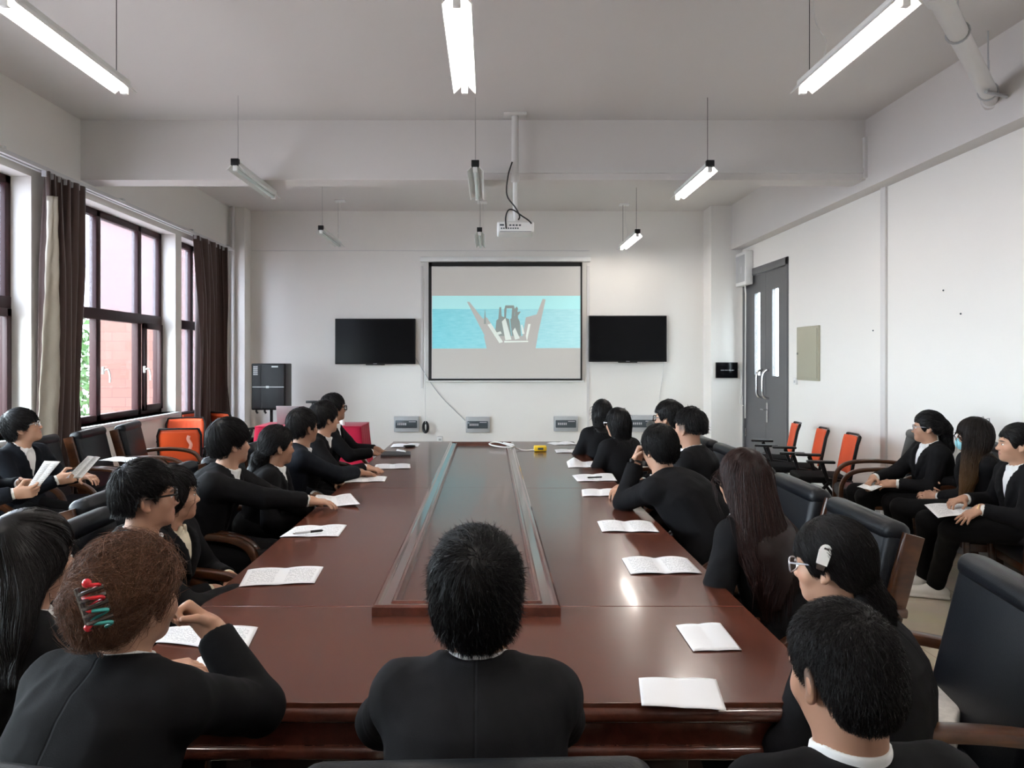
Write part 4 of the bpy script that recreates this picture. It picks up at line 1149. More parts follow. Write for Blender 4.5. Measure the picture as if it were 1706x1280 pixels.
def hand(F, W, fd, pn, side, curl=0.35, spread=0.10, sc=1.0, thumb=0.5):
    """five fingers on a palm; W wrist, fd finger direction, pn palm normal, side +1 right"""
    f = unit(fd); b = -np.asarray(pn, float); b = unit(b - f * (b @ f)); t = side * np.cross(b, f); R = np.column_stack([f, t, b])
    W = np.asarray(W, float); g = lambda x, y, z: W + R @ (np.array([x, y, z]) * sc)
    F.u(rbox(g(0.046, 0, 0), R, np.array([0.047, 0.039, 0.0135]) * sc, 0.012 * sc), 0.012)
    F.u(cap(g(-0.02, 0, 0), g(0.02, 0, 0), 0.026 * sc, 0.025 * sc), 0.02)
    for i, (y, L) in enumerate(((0.029, 0.070), (0.010, 0.079), (-0.009, 0.073), (-0.027, 0.057))):
        p = g(0.086 - 0.004 * abs(i - 1.2), y, 0.001); an = 0.0; yaw = (1.4 - i) * spread
        for ln, bend, r in ((0.46, 60, 0.0092), (0.30, 75, 0.0084), (0.24, 45, 0.0076)):
            an += math.radians(bend * curl * (1 + 0.08 * i))
            d = f * math.cos(an) * math.cos(yaw) + t * math.sin(yaw) * math.cos(an) - b * math.sin(an)
            q = p + d * L * ln * sc; F.u(cap(p, q, r * sc, (r - 0.0008) * sc), 0.004); p = q
    p = g(0.020, 0.030, -0.006); d = unit(f * 0.62 + t * (0.62 + 0.3 * (1 - thumb)) - b * (0.30 + 0.3 * thumb))
    q = p + d * 0.045 * sc; F.u(cap(p, q, 0.0125 * sc, 0.0108 * sc), 0.008)
    d = unit(f * 0.85 + t * (0.35 - 0.6 * thumb) - b * (0.25 + 0.5 * thumb)); F.u(cap(q, q + d * 0.032 * sc, 0.0105 * sc, 0.0085 * sc), 0.004)

def elbow(S, W, l1, l2, pole):
    S, W = np.asarray(S, float), np.asarray(W, float); v = W - S; D = np.linalg.norm(v)
    if D > (l1 + l2) * 0.995: W = S + v / D * (l1 + l2) * 0.995; v = W - S; D = np.linalg.norm(v)
    a = (l1 * l1 - l2 * l2 + D * D) / (2 * D); h = math.sqrt(max(0, l1 * l1 - a * a)); n = v / D
    p = np.asarray(pole, float); p = p - n * (p @ n); return S + n * a + unit(p) * h, W

PEOPLE = []
def person(label, x, top, d, ty, hy, hp=0.0, hr=0.0, lean=0.0, side=0.0, female=False, hunch=0.0, skin='skin_fair', suit='suit_black',
           shirt='shirt_white', hair=None, R=None, L=None, glasses=None, mask=False, eyes=False, legs=None, shoe='shoe_black', vopen=True,
           pz=0.575, hs=1.0, clip=None, shw=None, collar=1.0, extra=None, headless=False, cuffs=True, neck=0.128, seed=None, group='people in dark suits at the meeting'):
    seed = len(PEOPLE) + 3 if seed is None else seed
    near = 0 if d < 2.2 else (1 if d < 4.3 else 2)
    hB, hC, hH = ((0.0045, 0.008, 0.005), (0.006, 0.010, 0.006), (0.0072, 0.012, 0.0075))[near]
    hs = hs * (0.96 if female else 1.0); HR = frame(hy, hp, hr)
    pxl = (x - VPX) / FPX * d
    Hc = np.array([pxl, d, CAM_H - (top - VPY) / FPX * d - 0.140 * hs])
    ft = frame(ty)[:, 1]; st = frame(ty)[:, 0]; Z = np.array([0, 0, 1.0])
    N = Hc + np.array([0, 0, -neck * hs]) - ft * 0.035 - HR[:, 1] * 0.008
    Pp = N - ft * lean - st * side; Pp[2] = pz
    u = unit(N - Pp); T = np.linalg.norm(N - Pp); f = unit(ft - u * (ft @ u)); s = np.cross(f, u)
    w = shw or (0.175 if female else 0.200); ws = w / 0.19
    o = np.array([Pp[0], Pp[1], 0.0])
    tt = [-0.17, 0.0, 0.22, 0.45, 0.65, 0.80, 0.90, 0.96, 1.02]
    aa = [v * ws for v in (0.195, 0.188, 0.165, 0.172, 0.183, 0.180, 0.162, 0.125, 0.078)]
    bb = [v * (0.5 + 0.5 * ws) for v in (0.155, 0.148, 0.125, 0.130, 0.130, 0.118, 0.100, 0.082, 0.062)]
    oy = [0.02 - hunch * math.sin(PI * min(1, max(0, (t + 0.1) / 1.1))) + (0.0 if t < 0.5 else -0.02 * (t - 0.5)) for t in tt]
    def sec(g, t0=0, t1=9): return loft(Pp, u, s, f, T, tt[t0:t1], [a - g for a in aa[t0:t1]], [b - g for b in bb[t0:t1]], oy[t0:t1])
    Sh = {k: Pp + u * (0.868 * T) + s * sg * (w - 0.042) + f * (oy[6] + 0.018) for k, sg in (('R', 1), ('L', -1))}
    l1, l2 = (0.265, 0.225) if female else (0.285, 0.245)
    arms = {}
    for k, sg, spec in (('R', 1, R), ('L', -1, L)):
        sp = dict(w=Pp + ft * 0.30 + st * sg * 0.09 + Z * 0.075, pole=st * sg * 0.8 - ft * 0.4 - Z * 0.5, fd=ft * 0.8 - st * sg * 0.5 - Z * 0.15, pn=-Z, curl=0.3, spread=0.08, thumb=0.4)
        if spec: sp.update(spec)
        E, Wr = elbow(Sh[k], sp['w'], l1, l2, sp['pole']); sp['E'], sp['W'] = E, Wr; arms[k] = sp
    hd = lambda *p: Hc + HR @ (np.array(p) * hs)
    # ---- body: head, neck, torso core, arms and hands as one surface
    B = Field(); sc = lambda *r: np.array(r) * hs
    jw = 0.93 if female else 1.0
    if not headless:
        B.u(ell(hd(0, -0.012, 0.035), HR, sc(0.0745, 0.096, 0.086)))
        B.u(ell(hd(0, 0.030, -0.020), HR, sc(0.062 * jw, 0.064, 0.078)), 0.03)
        B.u(ell(hd(0, 0.030, -0.066), HR, sc(0.051 * jw, 0.050, 0.036)), 0.03)
        B.u(ell(hd(0, 0.066, -0.088), HR, sc(0.026 * jw, 0.024, 0.021)), 0.022)
        for sx in (-1, 1):
            B.u(ell(hd(sx * 0.040, 0.056, -0.026), HR, sc(0.024, 0.026, 0.024)), 0.02)
            B.u(cap(hd(sx * 0.014, 0.086, 0.020), hd(sx * 0.045, 0.072, 0.022), 0.010 * hs, 0.009 * hs), 0.012)
            B.sub(ell(hd(sx * 0.032, 0.097, 0.0), HR, sc(0.016, 0.014, 0.0068)), 0.009)
        B.u(cap(hd(0, 0.084, 0.006), hd(0, 0.104, -0.030), 0.0075 * hs, 0.0105 * hs), 0.010)
        for sx in (-1, 1): B.u(ell(hd(sx * 0.011, 0.095, -0.034), HR, sc(0.0085, 0.010, 0.0075)), 0.006)
        B.u(cap(hd(-0.016, 0.0865, -0.0555), hd(0.016, 0.0865, -0.0555), 0.0068 * hs, 0.0068 * hs), 0.006)
        B.u(cap(hd(-0.014, 0.086, -0.0655), hd(0.014, 0.086, -0.0655), 0.0072 * hs, 0.0072 * hs), 0.005)
        for sx in (-1, 1):
            er = HR @ np.array(frame(-sx * 24, 0, 0))
            B.u(ell(hd(sx * 0.0785, -0.012, -0.004), er, sc(0.0085, 0.019, 0.032)), 0.006)
            B.u(ell(hd(sx * 0.0765, -0.004, -0.030), er, sc(0.0085, 0.010, 0.011)), 0.006)
            B.sub(ell(hd(sx * 0.090, -0.004, -0.002), er, sc(0.0065, 0.010, 0.018)), 0.005)
    nr = 0.047 if female else 0.055
    nk0, nk1 = N + u * -0.01 + f * 0.028, hd(0, -0.012, -0.055)
    B.u(cap(nk0, nk1, nr * 1.12, nr), 0.022)
    B.u(cap(nk0 - u * 0.02, nk0 + s * 0.0 - u * 0.06, nr * 1.05, nr * 1.05), 0.02)
    B.u(sec(0.03), 0.02)
    for k, sg in (('R', 1), ('L', -1)):
        a = arms[k]
        B.u(cap(Sh[k], a['E'], 0.042, 0.034), 0.02); B.u(cap(a['E'], a['W'], 0.034, 0.0255), 0.015)
        hand(B, a['W'], a['fd'], a['pn'], sg, a['curl'], a['spread'], 0.94 if female else 1.0, a['thumb'])
    V, Q = mesh_field(B, hB)
    root = np_mesh('person', V, Q, skin, None, o, attr=(V - Hc) @ HR / hs)
    tag(root, label, 'person', group)
    # ---- jacket
    J = Field(); J.u(sec(0.0))
    wt = lambda t: np.interp(t, [0.30, 0.36, 0.95, 1.06, 1.2], [-0.2, 0.0, 0.060, 0.070, 0.07])
    js = sec(0.0)[0]; P0 = Pp.astype(F4)
    def tl(P): q = P - P0; t = (q @ u.astype(F4)) / T; return t, np.abs(q @ s.astype(F4)), q @ f.astype(F4) - np.interp(t, tt, oy)
    chest = Pp + u * 0.7 * T + f * 0.08
    for k, sg in (('R', 1), ('L', -1)):
        J.u(cap(Sh[k] - s * sg * 0.05 + u * 0.006, Sh[k] + s * sg * 0.016, 0.052, 0.055), 0.05)
    if vopen:
        def vcut(P): t, ax, y = tl(P); return np.maximum(np.maximum(ax - wt(t), 0.01 - y), 0.3 - t)
        J.sub((vcut, chest, 0.34), 0.005)
        def lapel(P):
            t, ax, y = tl(P); wl = np.interp(t, [0.36, 0.5, 0.74, 0.77, 0.83, 1.0], [0.004, 0.017, 0.031, 0.020, 0.027, 0.022])
            return np.maximum(np.maximum(np.abs(js(P) - 0.005) - 0.0075, np.abs(ax - wt(t) - wl) - wl), np.maximum(0.0 - y, np.maximum(0.37 - t, t - 1.0) * T))
        J.u((lapel, chest, 0.34), 0.002)
    for k, sg in (('R', 1), ('L', -1)):
        a = arms[k]; E, Wr = a['E'], a['W']; dw = unit(Wr - E)
        J.u(cap(Sh[k], E, 0.061 * (0.5 + 0.5 * ws), 0.053), 0.022)
        J.u(cap(E, Wr - dw * 0.012, 0.054, 0.042), 0.02)
        J.sub((lambda P, q=(Wr - dw * 0.022).astype(F4), v=dw.astype(F4): np.maximum(-((P - q) @ v), np.linalg.norm(P - q, axis=1) - 0.065), Wr, 0.085), 0.004)
    for k, sg in (('R', 1), ('L', -1)): J.u(cap(nk0 - f * 0.030 - u * 0.012 + s * sg * 0.03, Sh[k] + u * 0.012, 0.046, 0.042), 0.03)
    nu = unit(nk1 - nk0); nf = unit(f - nu * (f @ nu)); ns = np.cross(nf, nu)
    def band(base, r0, sl, z0, z1, th, ymax, zf):
        base, nu_, nf_, ns_ = [np.asarray(v, F4) for v in (base, nu, nf, ns)]
        def fn(P):
            q = P - base; z = q @ nu_; y = q @ nf_; xx = q @ ns_; r = np.sqrt(xx * xx + y * y * 0.92)
            zt = z1 - zf * np.clip(y / 0.06, -0.3, 1)
            return np.maximum(np.maximum(np.abs(r - (r0 - sl * z)) - th, np.maximum(z - zt, z0 - z)), y - ymax)
        return fn, np.asarray(base), 0.14
    J.u(band(nk0 - nf * 0.004, nr + 0.019, 0.16, -0.045, 0.034, 0.0068, 0.040, 0.02), 0.014)
    V, Q = mesh_field(J, hC); V = wrinkle(V, Q, 0.0040 if near < 2 else 0.004, 17, seed); V = wrinkle(V, Q, 0.0016, 42, seed + 5)
    qq = V - Pp; tq = (qq @ u) / T
    jk = np_mesh('jacket', V, Q, suit, root, o, attr=np.column_stack([qq @ s, qq @ f - np.interp(tq, tt, oy), tq]), aname='cloth_local')
    # ---- shirt with collar and cuffs
    C = Field(); C.u(sec(0.011, 3, 9))
    if collar: C.u(band(nk0, nr + 0.0075, 0.10, -0.06, 0.038 * collar, 0.0045, 0.2, 0.022), 0.006)
    for k in ('RL' if cuffs else ''):
        a = arms[k]; dw = unit(a['W'] - a['E']); Cf = Field(); Cf.u(cap(a['W'] - dw * 0.06, a['W'] - dw * 0.012, 0.036, 0.034), 0.0)
        Cf.sub((lambda P, q=(a['W'] - dw * 0.004).astype(F4), v=dw.astype(F4): np.maximum(-((P - q) @ v), np.linalg.norm(P - q, axis=1) - 0.07), a['W'], 0.08), 0.003)
        V, Q = mesh_field(Cf, 0.0055); np_mesh('shirt_cuff', V, Q, shirt, root, o)
    if collar and vopen:                                       # open points of the collar over the chest
        for sg in (-1, 1):
            p0 = nk0 + nf * (nr + 0.010) + ns * sg * 0.018 + nu * 0.012; p1 = p0 + ns * sg * 0.030 - u * 0.055 + nf * 0.004
            C.u(cap(p0, p1, 0.010, 0.0045), 0.006)
    V, Q = mesh_field(C, (0.0042, 0.0052, 0.0062)[near]); V = wrinkle(V, Q, 0.0010, 30, seed + 50)
    np_mesh('shirt', V, Q, shirt, root, o)
    # ---- trousers and shoes
    K = Field(); K.u(ell(Pp + u * 0.01, np.column_stack([s, f, u]), (0.175 * ws, 0.145, 0.125)))
    lg = legs or {}
    for k, sg in (('R', 1), ('L', -1)):
        kn = lg.get('knee' + k, Pp + ft * 0.41 + st * sg * 0.105 + Z * (0.53 - pz)); an = lg.get('ankle' + k, kn - ft * 0.03 + Z * (0.105 - kn[2]))
        hip = Pp + st * sg * 0.085
        K.u(cap(hip, kn, 0.088, 0.064), 0.04); K.u(cap(kn, an, 0.063, 0.052), 0.025)
        td = lg.get('toe', ft); td = unit(np.array([td[0], td[1], 0]))
        Sx = Field(); z0 = an * np.array([1, 1, 0])
        Sx.u(cap(z0 - td * 0.045 + Z * 0.042, z0 + td * 0.02 + Z * 0.060, 0.039, 0.041)); Sx.u(cap(z0 + td * 0.03 + Z * 0.045, z0 + td * 0.155 + Z * 0.034, 0.041, 0.034), 0.03)
        Sx.u(rbox(z0 + td * 0.055 + Z * 0.013, np.column_stack([np.cross(td, Z), td, Z]), (0.041, 0.135, 0.012), 0.011), 0.006)
        V, Q = mesh_field(Sx, 0.008); V[:, 2] = np.maximum(V[:, 2], 0.001); np_mesh('shoe', V, Q, shoe, root, o)
    V, Q = mesh_field(K, 0.013); V = wrinkle(V, Q, 0.004, 22, seed + 90); V[:, 2] = np.maximum(V[:, 2], 0.062); np_mesh('trousers', V, Q, 'trouser_black', root, o)
    PEOPLE.append(root)
    info = dict(root=root, o=o, Hc=Hc, HR=HR, hs=hs, arms=arms, hd=hd, Pp=Pp, u=u, f=f, s=s, N=N, T=T)
    if headless: return info
    # ---- hair
    hr_ = dict(style='short', mat='hair_black', th=0.012, topth=0.008, nape=-0.062, sidez=0.006, sb=-0.018, front=0.045, n=(6500, 2600, 1300)[near], seg=None, S=8, lift=0.004, mess=0.22,
               crown=(0.012, -0.055, 0.115), tail=None, ends=None, width=(0.00065, 0.0011, 0.0017)[near], ear=False)
    hr_.update(hair or {}); A = hr_; th = A['th']
    ysl = [-0.13, -0.075, -0.045, -0.028, 0.006, 0.016, 0.030, 0.044, 0.060, 0.10]
    zsl = [A['nape'], A['nape'], A['nape'] * 0.75, A['sidez'], A['sidez'], A['sb'], A['sb'], (A['sb'] + A['front']) / 2, A['front'], A['front']]
    HRf, Hcf = HR.astype(F4), Hc.astype(F4)
    e1 = ell((0, -0.012, 0.040), np.eye(3), (0.0765 + th, 0.097 + th, 0.083 + th + A['topth']))[0]; e2 = ell((0, -0.045, -0.018), np.eye(3), (0.066 + th * 0.7, 0.056 + th * 0.7, 0.068))[0]
    def capf(P):
        q = (P - Hcf) @ HRf / hs; dd = smin(e1(q), e2(q), 0.03); zz = np.interp(q[:, 1], ysl, zsl) + 0.004 * np.sin(q[:, 0] * 150) + 0.003 * np.sin(q[:, 0] * 311 + 1)
        return smax(dd, zz - q[:, 2], 0.012) * hs
    Hf = Field(); Hf.u((capf, hd(0, -0.02, 0.03), 0.16 * hs))
    grav = -Z
    tie = None; tpath = None
    if A['style'] in ('pony', 'bun'):
        tie = hd(*A['tie']); tpath = [tie] + [np.asarray(p, float) for p in A['tail']]
        rr = A['tailr']
        for i in range(len(tpath) - 1): Hf.u(cap(tpath[i], tpath[i + 1], rr[i], rr[i + 1]), 0.015)
    if A['style'] == 'long':
        e0 = hd(0, -0.028, 0.025); e9 = np.asarray(A['ends'], float); ax = unit(e9 - e0); Ll = np.linalg.norm(e9 - e0)
        fs = unit(HR[:, 1] - ax * (HR[:, 1] @ ax)); ss = np.cross(ax, fs)
        hw, hdp = A['hw'], A['hd_']
        Hf.u(loft(e0, ax, ss, fs, Ll, A.get('lt', [0.0, 0.15, 0.4, 0.75, 1.0]), hw, hdp, A.get('loy', [0, 0, 0, 0, 0]), n=2.2), 0.03)
        Hf.sub(ell(hd(0, 0.098, -0.075), HR, sc(0.064, 0.072, 0.115)), 0.012)
    V, Q = mesh_field(Hf, hH)
    if A['style'] == 'long':                                   # the hanging hair drapes over the jacket
        for _ in range(3):
            dj, gj = J.grad(V); V = V + gj * np.clip(np.where(dj > -0.035, 0.010 - dj, 0), 0, 0.04)[:, None]
    Nn = vnormals(V, Q); V = V + Nn * (vnoise(V, 55, seed + 7) * 0.0022)[:, None]
    Cw = hd(*A['crown'])
    def flow(P):
        a = P - Cw; a /= (np.linalg.norm(a, axis=1, keepdims=True) + 1e-6)
        rad = (P - Hc); rad /= (np.linalg.norm(rad, axis=1, keepdims=True) + 1e-6)
        fl = a + 0.35 * np.cross(rad, a) + 0.35 * grav
        if A['style'] in ('pony', 'bun'):
            tp = np.array(tpath); d2 = ((P[:, None, :] - tp[None]) ** 2).sum(2); j = d2.argmin(1)
            to = tie - P; to /= (np.linalg.norm(to, axis=1, keepdims=True) + 1e-6)
            seg = np.diff(tp, axis=0); seg = np.vstack([seg, seg[-1]]); sd = seg[j]; sd = sd / np.linalg.norm(sd, axis=1, keepdims=True)
            fl = np.where((np.sqrt(d2.min(1)) < 0.055)[:, None], sd + 0.25 * np.sin(P * 90 + seed), to)
        elif A['style'] == 'long':
            wq = np.clip((Hc[2] + 0.09 - P[:, 2]) / 0.12, 0, 1)[:, None]
            fl = fl * (1 - wq) + (unit(np.asarray(A['ends']) - Hc) * 1.0 + 0.10 * np.sin(P[:, ::-1] * 24 + seed)) * wq
        return fl
    n = A['n']; rg = np.random.default_rng(seed); idx = rg.integers(0, len(V), n)
    seg = A['seg'] or (0.0075 if A['style'] == 'short' else (0.012 if A['style'] != 'long' else 0.022))
    jfield = None
    if A['style'] == 'long': jfield = J
    Pts = grow(Hf, V[idx] - Nn[idx] * 0.002, flow, A['S'], seg, A['lift'], A['mess'], seed, jfield)
    q = (Pts - Hc) @ HR / hs
    face = (q[..., 1] > 0.030) & (np.abs(q[..., 0]) < 0.066) & (q[..., 2] < A['front'] - 0.034) & (q[..., 2] > -0.16)
    Pts = Pts[~face.any(1)]
    if jfield is not None: Pts = Pts[(jfield.at(Pts[:, 0]) > -0.012)]
    SV, SQ = strand_tubes(Pts, A['width'], seed)
    hm = np_mesh('hair', np.vstack([V, SV]), np.vstack([Q, SQ + len(V)]), A['mat'], root, o)
    sv = np.concatenate([np.full(len(V), 0.10), np.repeat(rg.random(len(Pts)), Pts.shape[1] * 3)]).astype(F4)
    at = hm.data.attributes.new('strand', 'FLOAT', 'POINT'); at.data.foreach_set('value', sv)
    if tie is not None and A.get('band', True):
        tdir = unit(tpath[1] - tpath[0]); m = MB(); a0 = np.cross(tdir, unit([0.3, 0.5, 0.8])); a0 = unit(a0); b0 = np.cross(tdir, a0); r = A['tailr'][0] * 1.05
        m.tube([tie + tdir * 0.012 + (a0 * math.cos(q) + b0 * math.sin(q)) * r for q in np.linspace(0, 2 * PI, 17)], 0.008, 6, caps=False)
        m.build('hair_tie', 'black_plastic', root, tuple(o))
    # ---- face details
    X4 = Matrix.Translation(Vector(Hc)) @ Matrix([list(r) for r in HR]).to_4x4() @ Matrix.Diagonal((hs, hs, hs, 1))
    if eyes:
        for sx in (-1, 1):
            m = MB(); m.ball((sx * 0.0315, 0.0770, 0.0), (0.0135, 0.0105, 0.0062), 14); m.m(1).ball((sx * 0.0315, 0.0835, 0.0005), (0.0056, 0.0050, 0.0055), 10)
            m.build('eye', ['eye_white', 'eye_dark'], root, tuple(o), xf=X4)
    if glasses:
        m = MB(); gw = 0.0027
        for sx in (-1, 1):
            pts = [(sx * 0.034 + 0.0265 * math.copysign(abs(math.cos(a)) ** 0.7, math.cos(a)), 0.104 - 0.006 * abs(math.cos(a)), 0.001 + 0.021 * math.copysign(abs(math.sin(a)) ** 0.7, math.sin(a))) for a in np.linspace(0, 2 * PI, 25)]
            m.tube(pts, gw if glasses != 'glasses_black' else 0.0036, 6, caps=False)
            m.tube([(sx * 0.060, 0.099, 0.010), (sx * 0.0735, 0.088, 0.012), (sx * 0.081, 0.03, 0.013), (sx * 0.083, -0.012, 0.012), (sx * 0.081, -0.032, -0.012)], gw if glasses != 'glasses_black' else 0.0036, 6)
        m.tube([(-0.009, 0.104, 0.006), (0, 0.107, 0.009), (0.009, 0.104, 0.006)], gw, 6)
        g = m.build('glasses', glasses, root, tuple(o), xf=X4)
        for sx in (-1, 1):
            MB().tube([(sx * 0.034, 0.1015, 0.001), (sx * 0.034, 0.1022, 0.001)], 0.0225, 16).build('lens', 'clear_glass', g, tuple(o), xf=X4)
    if mask:
        M = Field(); M.u(ell(hd(0, 0.047, -0.050), HR, sc(0.063, 0.066, 0.058)))
        V, Q = mesh_field(M, 0.006); q = (V - Hc) @ HR / hs
        keep = (q[:, 2] < -0.012) & (q[:, 1] > 0.018); Q = Q[keep[Q].all(1)]
        used = np.unique(Q); mp = np.full(len(V), -1); mp[used] = np.arange(len(used))
        np_mesh('face_mask', V[used], mp[Q], 'mask_blue', root, o)
        m = MB()
        for sx in (-1, 1): m.tube([(sx * 0.058, 0.03, -0.030), (sx * 0.078, 0.0, -0.01), (sx * 0.083, -0.02, 0.01)], 0.002, 6)
        m.build('mask_strap', 'white_plastic', root, tuple(o), xf=X4)
    info['X4'] = X4; info['V'] = Hf
    return info
# ================================================================== THE PEOPLE
A3 = lambda *v: np.array(v, float)
Zv = A3(0, 0, 1)

# man in the middle, back to us
person('man in a charcoal suit seated with his back to us at the near table end', 794, 878, 1.45, 0, 2, 6, lean=0.03, hunch=0.035, suit='suit_charcoal', shw=0.178,
       hair=dict(th=0.013, nape=-0.070, sidez=0.0, sb=-0.03, mess=0.36, crown=(0.004, -0.080, 0.092), n=10000, S=9, lift=0.008),
       R=dict(w=A3(0.03, 1.86, 0.795), pole=A3(0.75, -0.25, -0.6), fd=A3(-0.8, 0.5, -0.05), pn=-Zv), L=dict(w=A3(-0.13, 1.86, 0.795), pole=A3(-0.75, -0.25, -0.6), fd=A3(0.8, 0.5, -0.05), pn=-Zv))
# auburn-haired woman with the claw
pA = person('woman with auburn pinned-up hair and colourful claw clip resting chin on fist', 219, 893, 1.52, 16, 28, 0, 4, lean=0.10, hunch=0.045, female=True, skin='skin_fair', shw=0.185,
       cuffs=False,
       hair=dict(style='pony', mat='hair_auburn', th=0.010, nape=-0.062, sidez=-0.012, sb=-0.05, tie=(-0.012, -0.096, 0.010), tail=[PX(152, 1000, 1.405), PX(150, 1035, 1.405)], tailr=[0.034, 0.038, 0.028], n=9000, S=10, mess=0.55, lift=0.017, band=False),
       R=dict(w=A3(-0.672, 1.735, 0.955), pole=A3(0.8, -0.15, -0.9), fd=A3(-0.62, -0.12, 0.55), pn=A3(-0.45, -0.75, -0.35), curl=1.15, thumb=0.8, spread=0.02),
       L=dict(w=A3(-0.86, 1.86, 0.795), pole=A3(-0.9, 0, -0.3), fd=A3(0.8, 0.4, 0), pn=-Zv))
# long black hair, left edge
person('woman with long straight black hair at the left picture edge', 52, 848, 1.80, 42, 30, 2, lean=0.04, hunch=0.02, female=True, eyes=True,
       hair=dict(style='long', mat='hair_soft_black', th=0.014, nape=-0.07, sidez=-0.05, sb=-0.06, ends=PX(48, 1105, 1.70), hw=[0.088, 0.098, 0.108, 0.112, 0.080], hd_=[0.085, 0.085, 0.060, 0.040, 0.020], loy=[0, 0, -0.03, -0.055, -0.065], n=6000, S=12, mess=0.12, lift=0.004, seg=0.026))
# man with the thick black glasses
person('man with thick black glasses turned right, near left of the table', 243, 768, 2.65, 74, 58, 4, lean=0.10, hunch=0.03, glasses='glasses_black', eyes=True, skin='skin_fade',
       hair=dict(th=0.011, topth=0.014, nape=-0.035, sidez=0.030, sb=0.012, front=0.052, mess=0.30, n=4500, S=9, seg=0.009, lift=0.008, width=0.0009),
       R=dict(w=A3(-0.93, 2.72, 0.72), pole=A3(0.2, -0.8, -0.5), fd=A3(0.9, 0.3, -0.2)))
# woman in the cream blouse
pB = person('woman in a cream blouse with a lapel pin, mostly hidden behind glasses man', 288, 774, 3.05, 90, 56, 2, lean=0.05, female=True, shirt='blouse_cream', collar=0.4, eyes=True,
       hair=dict(style='long', mat='hair_black', th=0.012, nape=-0.06, sidez=-0.04, sb=-0.05, front=0.04, ends=A3(-1.42, 3.02, 0.72), hw=[0.085, 0.09, 0.095, 0.09, 0.06], hd_=[0.08, 0.08, 0.06, 0.04, 0.02], loy=[0, -0.01, -0.04, -0.06, -0.06], n=2600, S=11))
# man reaching for the paper
person('man with bowl-cut hair stretching his arm to a curled paper on the table', 383, 697, 3.90, 86, 46, 2, lean=0.16, side=0.0, hunch=0.03, eyes=True, shw=0.215,
       hair=dict(th=0.018, topth=0.008, nape=-0.066, sidez=-0.012, sb=-0.012, front=0.022, mess=0.14, n=4200, S=9, seg=0.010),
       R=dict(w=A3(-0.925, 4.02, 0.800), pole=A3(0.1, -0.6, -0.7), fd=A3(0.95, 0.22, -0.10), pn=-Zv, curl=0.22, spread=0.13), L=dict(w=A3(-1.02, 4.25, 0.70), pole=A3(-0.2, 0.5, -0.8), fd=A3(0.9, 0, -0.2)))
# woman with the low curly ponytail
person('woman with low curly black ponytail turned toward the screen on left side', 462, 708, 4.40, 86, 54, -2, lean=0.08, female=True, eyes=True, skin='skin_tan',
       hair=dict(style='pony', th=0.012, nape=-0.05, sidez=-0.008, sb=-0.02, front=0.04, tie=(-0.01, -0.092, -0.055), tail=[PX(434, 765, 4.36), PX(424, 790, 4.36), PX(420, 812, 4.38)], tailr=[0.035, 0.055, 0.05, 0.03], n=2200, mess=0.3))
# navy jacket man
person('man in a dark navy jacket leaning at the left of the table', 505, 679, 4.90, 66, 38, 4, lean=0.16, suit='suit_navy', hunch=0.02, shw=0.21, eyes=True, skin='skin_tan',
       hair=dict(th=0.014, nape=-0.055, sidez=0.012, sb=-0.012, front=0.035, mess=0.25),
       R=dict(w=A3(-0.93, 5.12, 0.80), pole=A3(0.1, -0.6, -0.6), fd=A3(0.9, 0.3, -0.1), pn=-Zv))
person('man with black fringe between the navy-jacket man and the tall one', 541, 668, 5.50, 86, 48, 4, lean=0.18, hunch=0.02, eyes=True,
       hair=dict(th=0.016, nape=-0.062, sidez=0.0, sb=-0.02, front=0.02, mess=0.2),
       R=dict(w=A3(-0.92, 5.40, 0.79), pole=A3(0.1, -0.6, -0.6), fd=A3(0.9, -0.2, -0.1), pn=-Zv))
person('tall man in glasses at the far left end of the table, looking at screen', 556, 655, 6.40, 92, 54, 4, lean=0.10, glasses='glasses_black', eyes=True, skin='skin_tan',
       hair=dict(th=0.015, nape=-0.055, sidez=0.008, sb=-0.015, front=0.04, mess=0.25),
       R=dict(w=A3(-1.04, 6.42, 0.775), pole=A3(0, -0.6, -0.6), fd=A3(0.9, 0.1, -0.3), pn=-Zv), L=dict(w=A3(-1.03, 6.62, 0.775), pole=A3(0, 0.6, -0.6), fd=A3(0.9, 0.0, -0.3), pn=-Zv))
# left wall row
pW1 = person('man in glasses by the left window looking up with paper in hand', 38, 680, 4.95, 98, 62, 18, lean=0.0, hunch=0.03, glasses='glasses_clear', eyes=True, suit='suit_navy', shw=0.205,
       hair=dict(th=0.019, topth=0.006, nape=-0.066, sidez=-0.008, sb=-0.014, front=0.022, mess=0.14, n=1800),
       R=dict(w=PX(98, 799, 4.86), pole=A3(-0.2, -0.5, -0.8), fd=A3(0.85, 0.1, 0.12), pn=A3(0.1, 0.9, 0.2), curl=0.65, thumb=0.9),
       L=dict(w=A3(-2.92, 5.18, 0.77), pole=A3(-0.2, 0.7, -0.7), fd=A3(0.8, -0.3, -0.1)))
pW2 = person('person cut by the left picture edge holding a folded white paper', -70, 672, 4.25, 90, 60, 0, suit='suit_navy',
       hair=dict(th=0.013, n=800),
       R=dict(w=PX(26, 822, 4.22), pole=A3(-0.3, -0.4, -0.8), fd=A3(0.9, 0.2, 0.05), pn=A3(0.05, 0.9, 0.4), curl=0.6, thumb=0.9),
       L=dict(w=PX(36, 806, 4.48), pole=A3(-0.3, 0.6, -0.7), fd=A3(0.9, -0.2, 0.0), pn=A3(0.0, -0.8, -0.5), curl=0.5))
